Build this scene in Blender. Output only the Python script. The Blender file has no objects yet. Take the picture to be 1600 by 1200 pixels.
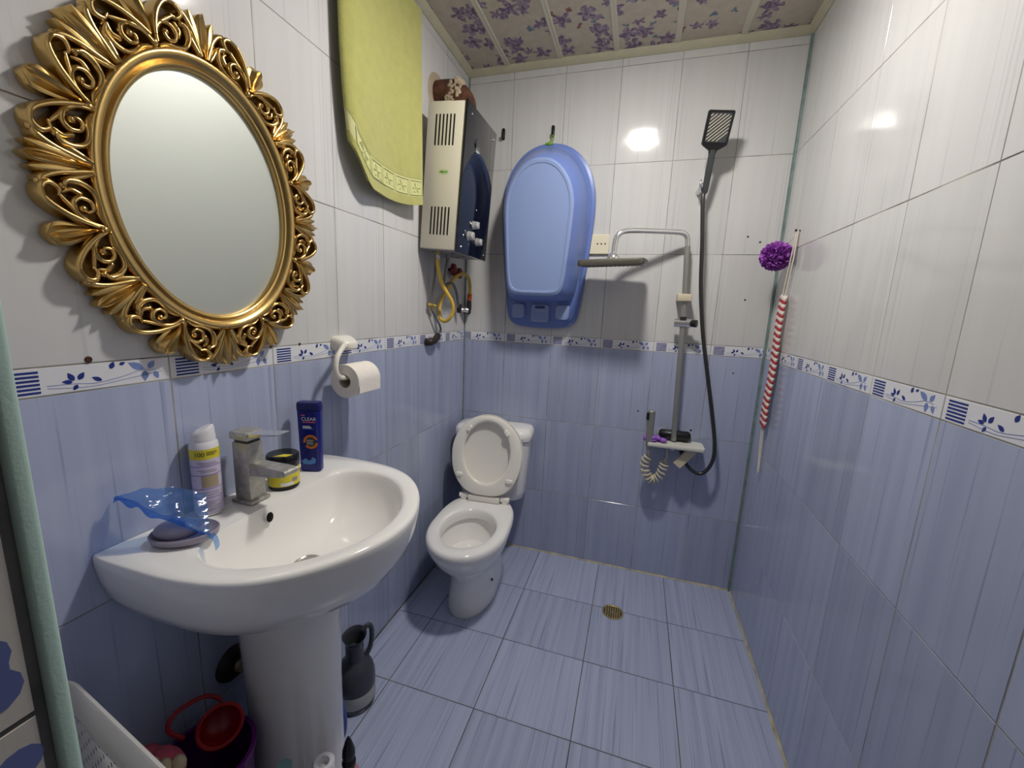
import bpy, bmesh, math, random
from mathutils import Vector, Matrix
random.seed(7)
PI = math.pi
sc = bpy.context.scene
COL = sc.collection

# ------------------------------------------------------------------ camera
cam_d = bpy.data.cameras.new('camera')
cam_d.sensor_width = 36.0
cam_d.lens = 641.4 * 36.0 / 1600.0
cam_d.clip_start = 0.02
cam = bpy.data.objects.new('camera', cam_d)
COL.objects.link(cam)
CAMP = Vector((0.9012, -2.0789, 1.3289))
yaw, pit, rol = -0.2887, 0.1787, 0.0423
fwd = Vector((math.sin(yaw) * math.cos(pit), math.cos(yaw) * math.cos(pit), -math.sin(pit)))
rgt = Vector((math.cos(yaw), -math.sin(yaw), 0))
upv = rgt.cross(fwd)
r2 = rgt * math.cos(rol) + upv * math.sin(rol)
u2 = -rgt * math.sin(rol) + upv * math.cos(rol)
M3 = Matrix((r2, u2, -fwd)).transposed()
cam.matrix_world = Matrix.Translation(CAMP) @ M3.to_4x4()
sc.camera = cam

# ------------------------------------------------------------------ world, exposure
world = bpy.data.worlds.new('world')
sc.world = world
world.use_nodes = True
bg = world.node_tree.nodes['Background']
bg.inputs[0].default_value = (0.95, 0.97, 1.0, 1)
bg.inputs[1].default_value = 0.06
sc.view_settings.view_transform = 'Standard'
sc.view_settings.look = 'None'
sc.view_settings.exposure = 0.0
sc.view_settings.gamma = 1.0
sc.view_settings.use_curve_mapping = False
LAMP_STRENGTH = 285.0
LAMP_POS = (0.82, -0.87)

# ------------------------------------------------------------------ room numbers
W = 1.4565            # room width
YF = -1.918           # inner face of the front wall (doorway side)
YO = -2.06            # outer face of the front wall
XJ = 0.50             # left door jamb
XR = 1.22             # right door jamb
ZB, ZT = 1.1607, 1.2076   # border band
HC = 2.462            # ceiling

# ------------------------------------------------------------------ materials
MATS = {}
def lin(c):
    return tuple(((x / 12.92) if x <= 0.04045 else ((x + 0.055) / 1.055) ** 2.4) for x in [v / 255.0 for v in c])

def mat(name, rgb=None, rough=0.4, metal=0.0, srgb=True, spec=0.5, trans=0.0, alpha=1.0, coat=0.0, sss=0.0, ior=1.45, bump=0.0, bscale=60.0, sheen=0.0, mott=0.0, mscale=14.0):
    m = bpy.data.materials.new(name)
    m.use_nodes = True
    nt = m.node_tree
    b = nt.nodes['Principled BSDF']
    c = lin(rgb) if srgb else rgb
    b.inputs['Base Color'].default_value = (*c, 1)
    b.inputs['Roughness'].default_value = rough
    b.inputs['Metallic'].default_value = metal
    b.inputs['Specular IOR Level'].default_value = spec
    b.inputs['Transmission Weight'].default_value = trans
    b.inputs['Alpha'].default_value = alpha
    b.inputs['Coat Weight'].default_value = coat
    b.inputs['IOR'].default_value = ior
    if sss:
        b.inputs['Subsurface Weight'].default_value = sss
        b.inputs['Subsurface Radius'].default_value = (0.02, 0.02, 0.02)
    if sheen:
        b.inputs['Sheen Weight'].default_value = sheen
    if bump or mott:
        tc = nt.nodes.new('ShaderNodeTexCoord')
    if bump:
        n = nt.nodes.new('ShaderNodeTexNoise')
        n.inputs['Scale'].default_value = bscale
        n.inputs['Detail'].default_value = 4
        bp = nt.nodes.new('ShaderNodeBump')
        bp.inputs['Strength'].default_value = bump
        bp.inputs['Distance'].default_value = 0.004
        nt.links.new(tc.outputs['Object'], n.inputs['Vector'])
        nt.links.new(n.outputs[0], bp.inputs['Height'])
        nt.links.new(bp.outputs[0], b.inputs['Normal'])
    if mott:
        n = nt.nodes.new('ShaderNodeTexNoise')
        n.inputs['Scale'].default_value = mscale
        n.inputs['Detail'].default_value = 6
        mr = nt.nodes.new('ShaderNodeMapRange')
        mr.inputs[1].default_value = 0.3; mr.inputs[2].default_value = 0.7
        mr.inputs[3].default_value = 1.0 - mott; mr.inputs[4].default_value = 1.0
        mx = nt.nodes.new('ShaderNodeMix'); mx.data_type = 'RGBA'; mx.blend_type = 'MULTIPLY'
        mx.inputs[0].default_value = 1.0
        mx.inputs[6].default_value = (*c, 1)
        nt.links.new(tc.outputs['Object'], n.inputs['Vector'])
        nt.links.new(n.outputs[0], mr.inputs[0])
        nt.links.new(mr.outputs[0], mx.inputs[7])
        nt.links.new(mx.outputs[2], b.inputs['Base Color'])
    MATS[name] = m
    return m

def N(nt, typ, **kw):
    n = nt.nodes.new(typ)
    for k, v in kw.items():
        setattr(n, k, v)
    return n

def math_n(nt, op, a, b=None, clamp=False):
    n = nt.nodes.new('ShaderNodeMath'); n.operation = op; n.use_clamp = clamp
    for i, v in enumerate((a, b)):
        if v is None: continue
        if isinstance(v, (int, float)): n.inputs[i].default_value = v
        else: nt.links.new(v, n.inputs[i])
    return n.outputs[0]

def mixc(nt, fac, c1, c2):
    mx = nt.nodes.new('ShaderNodeMix'); mx.data_type = 'RGBA'
    for i, v in ((0, fac), (6, c1), (7, c2)):
        if isinstance(v, tuple): mx.inputs[i].default_value = (*v, 1) if len(v) == 3 else v
        elif isinstance(v, (int, float)): mx.inputs[i].default_value = v
        else: nt.links.new(v, mx.inputs[i])
    return mx.outputs[2]

def tile_mat(name, base, streak, amount, rough, seed, wave=0.004, freq=46.0, vary=0.10):
    """Glazed ceramic with printed streaks running along the tile's local z."""
    m = bpy.data.materials.new(name); m.use_nodes = True
    nt = m.node_tree; b = nt.nodes['Principled BSDF']
    tc = N(nt, 'ShaderNodeTexCoord'); oi = N(nt, 'ShaderNodeObjectInfo')
    sep = N(nt, 'ShaderNodeSeparateXYZ'); nt.links.new(tc.outputs['Object'], sep.inputs[0])
    off = math_n(nt, 'MULTIPLY', oi.outputs['Random'], 9.0)
    def streaks(fx, fz, lo, hi, dv):
        cb = N(nt, 'ShaderNodeCombineXYZ')
        nt.links.new(math_n(nt, 'ADD', math_n(nt, 'MULTIPLY', sep.outputs[0], fx), off), cb.inputs[0])
        cb.inputs[1].default_value = seed + dv
        nt.links.new(math_n(nt, 'MULTIPLY', sep.outputs[2], fz), cb.inputs[2])
        n = N(nt, 'ShaderNodeTexNoise'); n.inputs['Scale'].default_value = 1.0; n.inputs['Detail'].default_value = 2.0
        nt.links.new(cb.outputs[0], n.inputs['Vector'])
        mr = N(nt, 'ShaderNodeMapRange'); nt.links.new(n.outputs[0], mr.inputs[0])
        mr.inputs[1].default_value = lo; mr.inputs[2].default_value = hi
        mr.interpolation_type = 'SMOOTHSTEP'
        return mr.outputs[0]
    broad = streaks(freq * 0.45, 0.8, 0.35, 0.7, 0.0)
    fine = streaks(freq * 2.2, 1.6, 0.58, 0.72, 3.3)
    s = math_n(nt, 'MAXIMUM', math_n(nt, 'MULTIPLY', broad, 0.36), math_n(nt, 'MULTIPLY', fine, 0.9))
    s = math_n(nt, 'MULTIPLY', s, amount)
    col = mixc(nt, s, lin(base), lin(streak))
    hsv = N(nt, 'ShaderNodeHueSaturation')
    mr = N(nt, 'ShaderNodeMapRange'); nt.links.new(oi.outputs['Random'], mr.inputs[0])
    mr.inputs[3].default_value = 1.0 - vary; mr.inputs[4].default_value = 1.0 + vary * 0.5
    nt.links.new(mr.outputs[0], hsv.inputs['Value']); nt.links.new(col, hsv.inputs['Color'])
    nt.links.new(hsv.outputs[0], b.inputs['Base Color'])
    b.inputs['Roughness'].default_value = rough
    bn = N(nt, 'ShaderNodeTexNoise'); bn.inputs['Scale'].default_value = 14.0; bn.inputs['Detail'].default_value = 1.0
    nt.links.new(tc.outputs['Object'], bn.inputs['Vector'])
    bp = N(nt, 'ShaderNodeBump'); bp.inputs['Strength'].default_value = 0.25; bp.inputs['Distance'].default_value = wave
    nt.links.new(bn.outputs[0], bp.inputs['Height']); nt.links.new(bp.outputs[0], b.inputs['Normal'])
    MATS[name] = m
    return m

tile_mat('white_tile', (208, 207, 206), (168, 169, 176), 0.36, 0.10, 1.0, wave=0.0025, vary=0.05)
tile_mat('blue_tile', (172, 180, 206), (122, 130, 166), 0.62, 0.13, 4.0, wave=0.003, vary=0.10)
tile_mat('floor_tile', (176, 184, 210), (110, 118, 156), 0.8, 0.28, 8.0, freq=95.0, vary=0.07)
mat('border_tile', (222, 222, 226), 0.2)
mat('print_dark', (38, 52, 128), 0.25)
mat('print_light', (118, 136, 190), 0.25)
mat('grout', (186, 182, 170), 0.85, mott=0.75, mscale=7.0)
mat('grout_dark', (112, 112, 112), 0.85, mott=0.6, mscale=9.0)
mat('silicone', (205, 196, 164), 0.6, mott=0.5, mscale=20.0)
mat('bead_teal', (118, 138, 136), 0.45, mott=0.35, mscale=30.0)
mat('bead_jamb', (178, 204, 194), 0.5, bump=0.1, bscale=400)
mat('cornice', (196, 190, 164), 0.4, mott=0.12)
mat('rib', (206, 200, 182), 0.3)
mat('plaster', (205, 200, 190), 0.8)
mat('porcelain', (242, 240, 237), 0.10, coat=0.3)
mat('porcelain_warm', (236, 230, 218), 0.12)
mat('seat_plastic', (246, 242, 232), 0.25)
mat('chrome', (222, 222, 222), 0.16, 0.8)
mat('chrome_dull', (196, 194, 186), 0.36, 0.55, bump=0.35, bscale=120, mott=0.35, mscale=60)
mat('steel_grey', (158, 158, 154), 0.36, 0.55)
mat('head_bronze', (104, 101, 92), 0.36, 0.5)
mat('brass', (196, 176, 128), 0.42, 0.7, mott=0.4, mscale=70)
mat('gold', (206, 174, 112), 0.27, 1.0, bump=0.08, bscale=90)
mat('mirror_glass', (196, 200, 194), 0.5, 0.75)
mat('black_glass', (10, 12, 22), 0.05, coat=0.5)
mat('black_plastic', (22, 22, 26), 0.35)
mat('dark_hole', (8, 8, 8), 0.9)
mat('dark_grey', (66, 68, 72), 0.35)
mat('heater_cream', (212, 206, 190), 0.35, bump=0.05, bscale=700)
mat('heater_grey', (150, 150, 150), 0.4, 0.3)
mat('knob', (206, 206, 206), 0.25, 0.6)
mat('sticker_green', (176, 200, 140), 0.5)
mat('sticker_dark', (92, 130, 70), 0.5)
mat('rust', (104, 64, 46), 0.9, bump=0.9, bscale=45, mott=0.7, mscale=22)
mat('plaster_lump', (188, 172, 148), 0.95, bump=1.0, bscale=70, mott=0.4)
mat('hose_yellow', (214, 178, 76), 0.4)
mat('hose_grey', (120, 120, 118), 0.45, 0.5)
mat('fitting_black', (44, 34, 32), 0.5)
mat('orange_nut', (182, 82, 40), 0.5)
mat('valve_red', (120, 22, 24), 0.45)
mat('tub_blue', (106, 128, 192), 0.28, sss=0.10)
mat('tub_panel', (134, 152, 196), 0.34, sss=0.10)
mat('tub_dark', (52, 66, 120), 0.5)
mat('string_green', (120, 160, 60), 0.7)
mat('socket_cream', (222, 214, 190), 0.4)
mat('shelf_white', (214, 214, 204), 0.3)
mat('slider_cream', (206, 194, 170), 0.35)
mat('hose_dark', (74, 74, 74), 0.32, 0.7)
mat('coil_cream', (206, 196, 168), 0.4)
mat('purple', (172, 92, 194), 0.6, sss=0.2)
mat('purple_soft', (150, 96, 196), 0.5)
mat('strap_red', (168, 58, 66), 0.9)
mat('strap_white', (226, 214, 206), 0.9)
mat('cord_white', (216, 208, 192), 0.8)
mat('towel', (184, 182, 102), 0.95, bump=0.8, bscale=330, sheen=0.4, mott=0.12, mscale=30)
mat('towel_band', (198, 198, 140), 0.6, bump=0.4, bscale=120)
mat('paper', (232, 226, 218), 0.95, bump=0.3, bscale=90)
mat('paper_core', (196, 186, 170), 0.95)
mat('holder_white', (226, 222, 212), 0.3)
mat('can_white', (228, 226, 230), 0.3)
mat('can_lilac', (206, 196, 224), 0.35)
mat('can_line', (150, 128, 180), 0.4)
mat('yellow_label', (222, 206, 60), 0.4)
mat('ink', (24, 22, 22), 0.5)
mat('print_tan', (168, 152, 124), 0.5)
mat('print_grey', (150, 146, 150), 0.5)
mat('jar_black', (18, 16, 18), 0.2)
mat('shampoo_blue', (18, 28, 122), 0.22)
mat('shampoo_cap', (20, 26, 96), 0.25)
mat('label_white', (232, 232, 236), 0.4)
mat('label_pink', (214, 96, 110), 0.4)
mat('label_orange', (214, 120, 40), 0.4)
mat('label_sky', (84, 140, 214), 0.4)
mat('soap_dish', (150, 142, 158), 0.3)
mat('ewer_dark', (62, 64, 72), 0.26)
mat('ewer_band', (170, 170, 166), 0.5)
mat('bucket_purple', (92, 22, 108), 0.3)
mat('red_plastic', (140, 14, 20), 0.35)
mat('pink_plastic', (206, 92, 112), 0.5)
mat('cream_plastic', (214, 196, 160), 0.5)
mat('teal_plastic', (110, 150, 150), 0.4)
mat('pink_bottle', (196, 140, 128), 0.4)
mat('blue_hose', (60, 84, 150), 0.4)
mat('lamp_body', (232, 232, 232), 0.4)
mat('door_white', (220, 216, 206), 0.45)
mat('hall_floor', (150, 140, 126), 0.6)

def em_mat(name, col, strength):
    m = bpy.data.materials.new(name); m.use_nodes = True
    nt = m.node_tree
    b = nt.nodes['Principled BSDF']
    b.inputs['Base Color'].default_value = (0.9, 0.9, 0.9, 1)
    b.inputs['Emission Color'].default_value = (*col, 1)
    b.inputs['Emission Strength'].default_value = strength
    MATS[name] = m
em_mat('lamp_diffuser', (1.0, 0.965, 0.905), LAMP_STRENGTH)

def bag_mat():
    m = bpy.data.materials.new('bag_blue'); m.use_nodes = True
    nt = m.node_tree
    for n in list(nt.nodes): nt.nodes.remove(n)
    out = N(nt, 'ShaderNodeOutputMaterial')
    tr = N(nt, 'ShaderNodeBsdfTransparent'); tr.inputs[0].default_value = (0.42, 0.62, 0.95, 1)
    gl = N(nt, 'ShaderNodeBsdfGlossy'); gl.inputs['Roughness'].default_value = 0.15
    tl = N(nt, 'ShaderNodeBsdfTranslucent'); tl.inputs[0].default_value = (0.12, 0.34, 0.85, 1)
    df = N(nt, 'ShaderNodeBsdfDiffuse'); df.inputs[0].default_value = (0.10, 0.32, 0.80, 1)
    m1 = N(nt, 'ShaderNodeMixShader'); m1.inputs[0].default_value = 0.5
    nt.links.new(df.outputs[0], m1.inputs[1]); nt.links.new(tl.outputs[0], m1.inputs[2])
    m2 = N(nt, 'ShaderNodeMixShader'); m2.inputs[0].default_value = 0.26
    nt.links.new(tr.outputs[0], m2.inputs[1]); nt.links.new(m1.outputs[0], m2.inputs[2])
    m3 = N(nt, 'ShaderNodeMixShader'); m3.inputs[0].default_value = 0.07
    nt.links.new(m2.outputs[0], m3.inputs[1]); nt.links.new(gl.outputs[0], m3.inputs[2])
    nt.links.new(m3.outputs[0], out.inputs[0])
    MATS['bag_blue'] = m
bag_mat()

def basket_mat():
    m = bpy.data.materials.new('basket_white'); m.use_nodes = True
    nt = m.node_tree
    b = nt.nodes['Principled BSDF']
    b.inputs['Base Color'].default_value = (0.82, 0.81, 0.78, 1)
    b.inputs['Roughness'].default_value = 0.35
    tl = N(nt, 'ShaderNodeBsdfTranslucent'); tl.inputs[0].default_value = (0.85, 0.84, 0.8, 1)
    mx = N(nt, 'ShaderNodeMixShader'); mx.inputs[0].default_value = 0.45
    nt.links.new(b.outputs[0], mx.inputs[1]); nt.links.new(tl.outputs[0], mx.inputs[2])
    nt.links.new(mx.outputs[0], nt.nodes['Material Output'].inputs[0])
    MATS['basket_white'] = m
basket_mat()

def ceiling_mat():
    """Printed PVC panel: taupe ground, purple blossoms, small blue sprigs, russet stems."""
    m = bpy.data.materials.new('ceiling_panel'); m.use_nodes = True
    nt = m.node_tree; b = nt.nodes['Principled BSDF']
    geo = N(nt, 'ShaderNodeTexCoord')
    oi = N(nt, 'ShaderNodeObjectInfo')
    add = N(nt, 'ShaderNodeVectorMath', operation='ADD')
    cbo = N(nt, 'ShaderNodeCombineXYZ')
    nt.links.new(math_n(nt, 'MULTIPLY', oi.outputs['Random'], 5.0), cbo.inputs[1])
    dn = N(nt, 'ShaderNodeTexNoise'); dn.inputs['Scale'].default_value = 22.0; dn.inputs['Detail'].default_value = 3.0
    nt.links.new(geo.outputs['Object'], dn.inputs['Vector'])
    dm = N(nt, 'ShaderNodeVectorMath', operation='MULTIPLY_ADD')
    dm.inputs[1].default_value = (0.035, 0.06, 0.0); nt.links.new(dn.outputs['Color'], dm.inputs[0]); nt.links.new(geo.outputs['Object'], dm.inputs[2])
    nt.links.new(dm.outputs[0], add.inputs[0]); nt.links.new(cbo.outputs[0], add.inputs[1])
    nz = N(nt, 'ShaderNodeTexNoise'); nz.inputs['Scale'].default_value = 26.0; nz.inputs['Detail'].default_value = 3.0
    nt.links.new(add.outputs[0], nz.inputs['Vector'])
    ground = mixc(nt, nz.outputs[0], lin((172, 160, 144)), lin((206, 196, 178)))
    def blossoms(scale, zoff, rad, petals, col, keep, col_in):
        mp = N(nt, 'ShaderNodeVectorMath', operation='MULTIPLY_ADD')
        mp.inputs[1].default_value = (scale, scale, 0.0); mp.inputs[2].default_value = (zoff, zoff * 1.7, 0.0)
        nt.links.new(add.outputs[0], mp.inputs[0])
        v = N(nt, 'ShaderNodeTexVoronoi'); v.voronoi_dimensions = '2D'; v.inputs['Scale'].default_value = 1.0
        v.inputs['Randomness'].default_value = 0.8
        nt.links.new(mp.outputs[0], v.inputs['Vector'])
        sub = N(nt, 'ShaderNodeVectorMath', operation='SUBTRACT')
        nt.links.new(mp.outputs[0], sub.inputs[0]); nt.links.new(v.outputs['Position'], sub.inputs[1])
        sp = N(nt, 'ShaderNodeSeparateXYZ'); nt.links.new(sub.outputs[0], sp.inputs[0])
        sc_ = N(nt, 'ShaderNodeSeparateColor'); nt.links.new(v.outputs['Color'], sc_.inputs[0])
        ang = math_n(nt, 'ARCTAN2', sp.outputs[1], sp.outputs[0])
        ang = math_n(nt, 'ADD', math_n(nt, 'MULTIPLY', ang, petals / 2.0), math_n(nt, 'MULTIPLY', sc_.outputs[0], 6.28))
        pet = math_n(nt, 'ABSOLUTE', math_n(nt, 'COSINE', ang))
        r = math_n(nt, 'MULTIPLY', math_n(nt, 'ADD', math_n(nt, 'MULTIPLY', pet, 0.65), 0.35), rad)
        d = math_n(nt, 'DIVIDE', v.outputs['Distance'], r)
        msk = N(nt, 'ShaderNodeMapRange'); nt.links.new(d, msk.inputs[0])
        msk.inputs[1].default_value = 1.05; msk.inputs[2].default_value = 0.85
        kp = math_n(nt, 'GREATER_THAN', sc_.outputs[1], 1.0 - keep)
        fac = math_n(nt, 'MULTIPLY', msk.outputs[0], kp)
        nn = N(nt, 'ShaderNodeTexNoise'); nn.inputs['Scale'].default_value = 70.0; nn.inputs['Detail'].default_value = 2.0
        nt.links.new(add.outputs[0], nn.inputs['Vector'])
        mr = N(nt, 'ShaderNodeMapRange'); nt.links.new(nn.outputs[0], mr.inputs[0])
        mr.inputs[1].default_value = 0.4; mr.inputs[2].default_value = 0.62
        c = mixc(nt, mr.outputs[0], lin(col), lin(col_in))
        return fac, c
    f1, c1 = blossoms(9.5, 0.3, 0.42, 5, (92, 68, 104), 0.72, (158, 138, 162))
    f2, c2 = blossoms(13.0, 4.1, 0.34, 5, (104, 80, 114), 0.4, (150, 130, 154))
    f3, c3 = blossoms(13.0, 9.2, 0.20, 3, (86, 112, 132), 0.35, (110, 130, 140))
    f4, c4 = blossoms(10.0, 2.7, 0.18, 2, (120, 70, 70), 0.14, (140, 96, 90))
    col = mixc(nt, f4, ground, c4)
    col = mixc(nt, f3, col, c3)
    col = mixc(nt, f2, col, c2)
    col = mixc(nt, f1, col, c1)
    nt.links.new(col, b.inputs['Base Color'])
    b.inputs['Roughness'].default_value = 0.28
    MATS['ceiling_panel'] = m
ceiling_mat()

# ------------------------------------------------------------------ mesh helpers
class B:
    """Collects geometry; build() links it as ONE mesh object."""
    def __init__(s): s.v = []; s.f = []; s.m = []
    def add(s, vs, fs, mi=0):
        o = len(s.v); s.v += [tuple(v) for v in vs]
        s.f += [tuple(i + o for i in f) for f in fs]; s.m += [mi] * len(fs)
        return s
    def loft(s, rings, cap0=True, cap1=True, closed=True, mi=0):
        n = len(rings[0]); vs = [p for r in rings for p in r]; fs = []
        for i in range(len(rings) - 1):
            for j in range(n if closed else n - 1):
                k = (j + 1) % n
                fs.append((i * n + j, i * n + k, (i + 1) * n + k, (i + 1) * n + j))
        if cap0: fs.append(tuple(range(n - 1, -1, -1)))
        if cap1: fs.append(tuple((len(rings) - 1) * n + j for j in range(n)))
        return s.add(vs, fs, mi)
    def box(s, lo, hi, bev=0.0, seg=2, mi=0, M=None):
        bm = bmesh.new(); bmesh.ops.create_cube(bm, size=1.0)
        for v in bm.verts:
            v.co = Vector([(lo[i] + hi[i]) / 2 + v.co[i] * (hi[i] - lo[i]) for i in range(3)])
        if bev: bmesh.ops.bevel(bm, geom=bm.edges[:], offset=bev, segments=seg, affect='EDGES', profile=0.5)
        bm.verts.index_update()
        vs = [(M @ v.co if M else v.co.copy()) for v in bm.verts]
        fs = [[v.index for v in f.verts] for f in bm.faces]
        bm.free()
        return s.add(vs, fs, mi)
    def tube(s, path, r, n=10, mi=0, caps=True, flat=None):
        path = [Vector(p) for p in path]; k = len(path)
        rs = r if isinstance(r, (list, tuple)) else [r] * k
        tg = []
        for i in range(k):
            a = path[max(i - 1, 0)]; b = path[min(i + 1, k - 1)]
            t = (b - a); tg.append(t.normalized() if t.length > 1e-9 else Vector((0, 0, 1)))
        ref = Vector((0, 0, 1)) if abs(tg[0].z) < 0.9 else Vector((1, 0, 0))
        nx = tg[0].cross(ref).normalized(); rings = []
        for i in range(k):
            nx = (nx - tg[i] * nx.dot(tg[i]))
            nx = nx.normalized() if nx.length > 1e-6 else tg[i].orthogonal().normalized()
            ny = tg[i].cross(nx)
            rings.append([path[i] + (nx * math.cos(2 * PI * j / n) + ny * math.sin(2 * PI * j / n)) * rs[i] for j in range(n)])
        return s.loft(rings, caps, caps, True, mi)
    def lathe(s, prof, c=(0, 0, 0), n=32, axis='z', mi=0, caps=(True, True)):
        rings = []
        for (r, h) in prof:
            ring = []
            for j in range(n):
                a = 2 * PI * j / n; x, y = r * math.cos(a), r * math.sin(a)
                p = {'z': (x, y, h), 'y': (x, h, -y), 'x': (h, x, y)}[axis]
                ring.append((p[0] + c[0], p[1] + c[1], p[2] + c[2]))
            rings.append(ring)
        return s.loft(rings, caps[0], caps[1], True, mi)
    def ell(s, c, r, n=16, k=10, mi=0):
        prof = [(max(math.sin(PI * i / k), 1e-4), -math.cos(PI * i / k)) for i in range(k + 1)]
        rings = [[(c[0] + r[0] * q * math.cos(2 * PI * j / n), c[1] + r[1] * q * math.sin(2 * PI * j / n), c[2] + r[2] * h) for j in range(n)] for q, h in prof]
        return s.loft(rings, True, True, True, mi)
    def prism(s, poly, fn, d0, d1, mi=0):
        """poly: 2D outline; fn(u, v, d) -> 3D point."""
        return s.loft([[fn(u, v, d0) for u, v in poly], [fn(u, v, d1) for u, v in poly]], True, True, True, mi)
    def map(s, fn): s.v = [tuple(fn(Vector(v))) for v in s.v]; return s
    def build(s, name, mats, parent=None, smooth=True, ang=40, base=None, fix=True):
        if isinstance(mats, str): mats = [mats]
        me = bpy.data.meshes.new(name)
        b0 = Vector(base) if base is not None else (Vector(parent['_b']) if parent is not None and '_b' in parent else Vector((0, 0, 0)))
        me.from_pydata([tuple(Vector(v) - b0) for v in s.v], [], s.f)
        for mm in mats: me.materials.append(MATS[mm])
        me.polygons.foreach_set('material_index', s.m)
        if fix:
            bm = bmesh.new(); bm.from_mesh(me)
            bmesh.ops.recalc_face_normals(bm, faces=bm.faces[:])
            bm.to_mesh(me); bm.free()
        if smooth:
            me.polygons.foreach_set('use_smooth', [True] * len(me.polygons))
            me.set_sharp_from_angle(angle=math.radians(ang))
        me.update()
        o = bpy.data.objects.new(name, me); COL.objects.link(o)
        if parent is not None:
            o.parent = parent
        else:
            o.location = b0
        return o

def tag(o, label, cat, group=None, kind=None):
    o['label'] = label; o['category'] = cat
    if group: o['group'] = group
    if kind: o['kind'] = kind
    return o

def thing(name, label, cat, loc=(0, 0, 0), rz=0.0, group=None, kind=None, local=False):
    """Empty at the base of a thing. Parts are given in world coordinates unless local."""
    o = bpy.data.objects.new(name, None); COL.objects.link(o)
    o.empty_display_size = 0.05
    o.location = loc; o.rotation_euler = (0, 0, rz)
    tag(o, label, cat, group, kind)
    if not local: o['_b'] = tuple(loc)
    return o

def spline(pts, k=8, closed=False):
    P = [Vector(p) for p in pts]; n = len(P); out = []
    rng = range(n if closed else n - 1)
    for i in rng:
        if closed: a, b, c, d = P[(i - 1) % n], P[i], P[(i + 1) % n], P[(i + 2) % n]
        else: a, b, c, d = P[max(i - 1, 0)], P[i], P[i + 1], P[min(i + 2, n - 1)]
        for j in range(k):
            t = j / k
            out.append(0.5 * ((2 * b) + (c - a) * t + (2 * a - 5 * b + 4 * c - d) * t * t + (3 * b - a - 3 * c + d) * t ** 3))
    if not closed: out.append(P[-1])
    return out

def spl2(pts, k=8, closed=False):
    return [(v.x, v.y) for v in spline([(p[0], p[1], 0) for p in pts], k, closed)]

def rrect(w, h, r, k=5):
    out = []
    for cx_, cy_, a0 in ((w / 2 - r, h / 2 - r, 0), (-w / 2 + r, h / 2 - r, 90), (-w / 2 + r, -h / 2 + r, 180), (w / 2 - r, -h / 2 + r, 270)):
        for i in range(k + 1):
            a = math.radians(a0 + 90 * i / k); out.append((cx_ + r * math.cos(a), cy_ + r * math.sin(a)))
    return out

def text_mesh(body, size, shear=0.0):
    """Returns verts (x, y) centred, faces of filled lettering."""
    cu = bpy.data.curves.new('lettering', 'FONT'); cu.body = body; cu.size = size
    cu.align_x = 'CENTER'; cu.align_y = 'CENTER'; cu.resolution_u = 3; cu.shear = shear
    ob = bpy.data.objects.new('lettering', cu); COL.objects.link(ob)
    bpy.context.view_layer.update()
    dg = bpy.context.evaluated_depsgraph_get()
    me = bpy.data.meshes.new_from_object(ob.evaluated_get(dg))
    vs = [(v.co.x, v.co.y) for v in me.vertices]; fs = [tuple(p.vertices) for p in me.polygons]
    bpy.data.objects.remove(ob); bpy.data.curves.remove(cu); bpy.data.meshes.remove(me)
    return vs, fs

# ================================================================== SETTING
def slab(name, lo, hi, m, label, cat):
    o = B().box(lo, hi).build(name, m, None, smooth=False)
    return tag(o, label, cat, kind='structure')

G = 0.0006  # grout recess
wall_left = slab('wall_left', (-0.12, YF, 0), (-G, 0.0, HC), 'grout', 'left tiled wall carrying the gold mirror and the sink', 'wall')
wall_back = slab('wall_back', (-0.12, G, 0), (W + 0.12, 0.12, HC), 'grout', 'back tiled wall behind the toilet and the shower', 'wall')
wall_right = slab('wall_right', (W + G, YO, 0), (W + 0.12, 0.0, HC), 'grout', 'right tiled wall with nothing on it', 'wall')
floor = slab('floor', (-0.12, YO, -0.10), (W + 0.12, 0.12, -G), 'grout_dark', 'bathroom floor of pale blue streaked tiles', 'floor')
ceiling = slab('ceiling', (-0.12, YO, HC + 0.008), (W + 0.12, 0.12, HC + 0.06), 'plaster', 'ceiling of flower-printed plastic panels', 'ceiling')
fb = B()
fb.box((-0.12, YO, 0), (XJ - G, YF - G, HC))
fb.box((XR, YO, 0), (W + 0.0, YF - G, HC))
fb.box((XJ - G, YO, 2.08), (XR, YF - G, HC))
wall_front = fb.build('wall_front', 'grout_dark', None, smooth=False)
mat('pit_brown', (70, 60, 40), 0.8)
tag(wall_front, 'front wall with the open doorway, only its tiled jamb showing at left', 'wall', kind='structure')
slab('floor_hall', (-1.2, -3.4, -0.10), (2.6, YO, -0.004), 'hall_floor', 'hall floor outside the bathroom doorway', 'floor')
slab('wall_hall', (-1.2, -3.5, -0.1), (2.6, -3.4, 2.6), 'plaster', 'plain hall wall outside the bathroom doorway', 'wall')

TILE_ME = {}
def tile_mesh(w, h, t=0.007, bev=0.0007):
    key = (round(w, 4), round(h, 4))
    if key not in TILE_ME:
        bm = bmesh.new(); bmesh.ops.create_cube(bm, size=1.0)
        for v in bm.verts: v.co = Vector((v.co.x * w, t / 2 + v.co.y * t, v.co.z * h))
        ed = [e for e in bm.edges if all(v.co.y < 1e-6 for v in e.verts)]
        bmesh.ops.bevel(bm, geom=ed, offset=bev, segments=1, affect='EDGES')
        me = bpy.data.meshes.new('tile'); bm.to_mesh(me); bm.free()
        TILE_ME[key] = me
    return TILE_ME[key]

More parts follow.
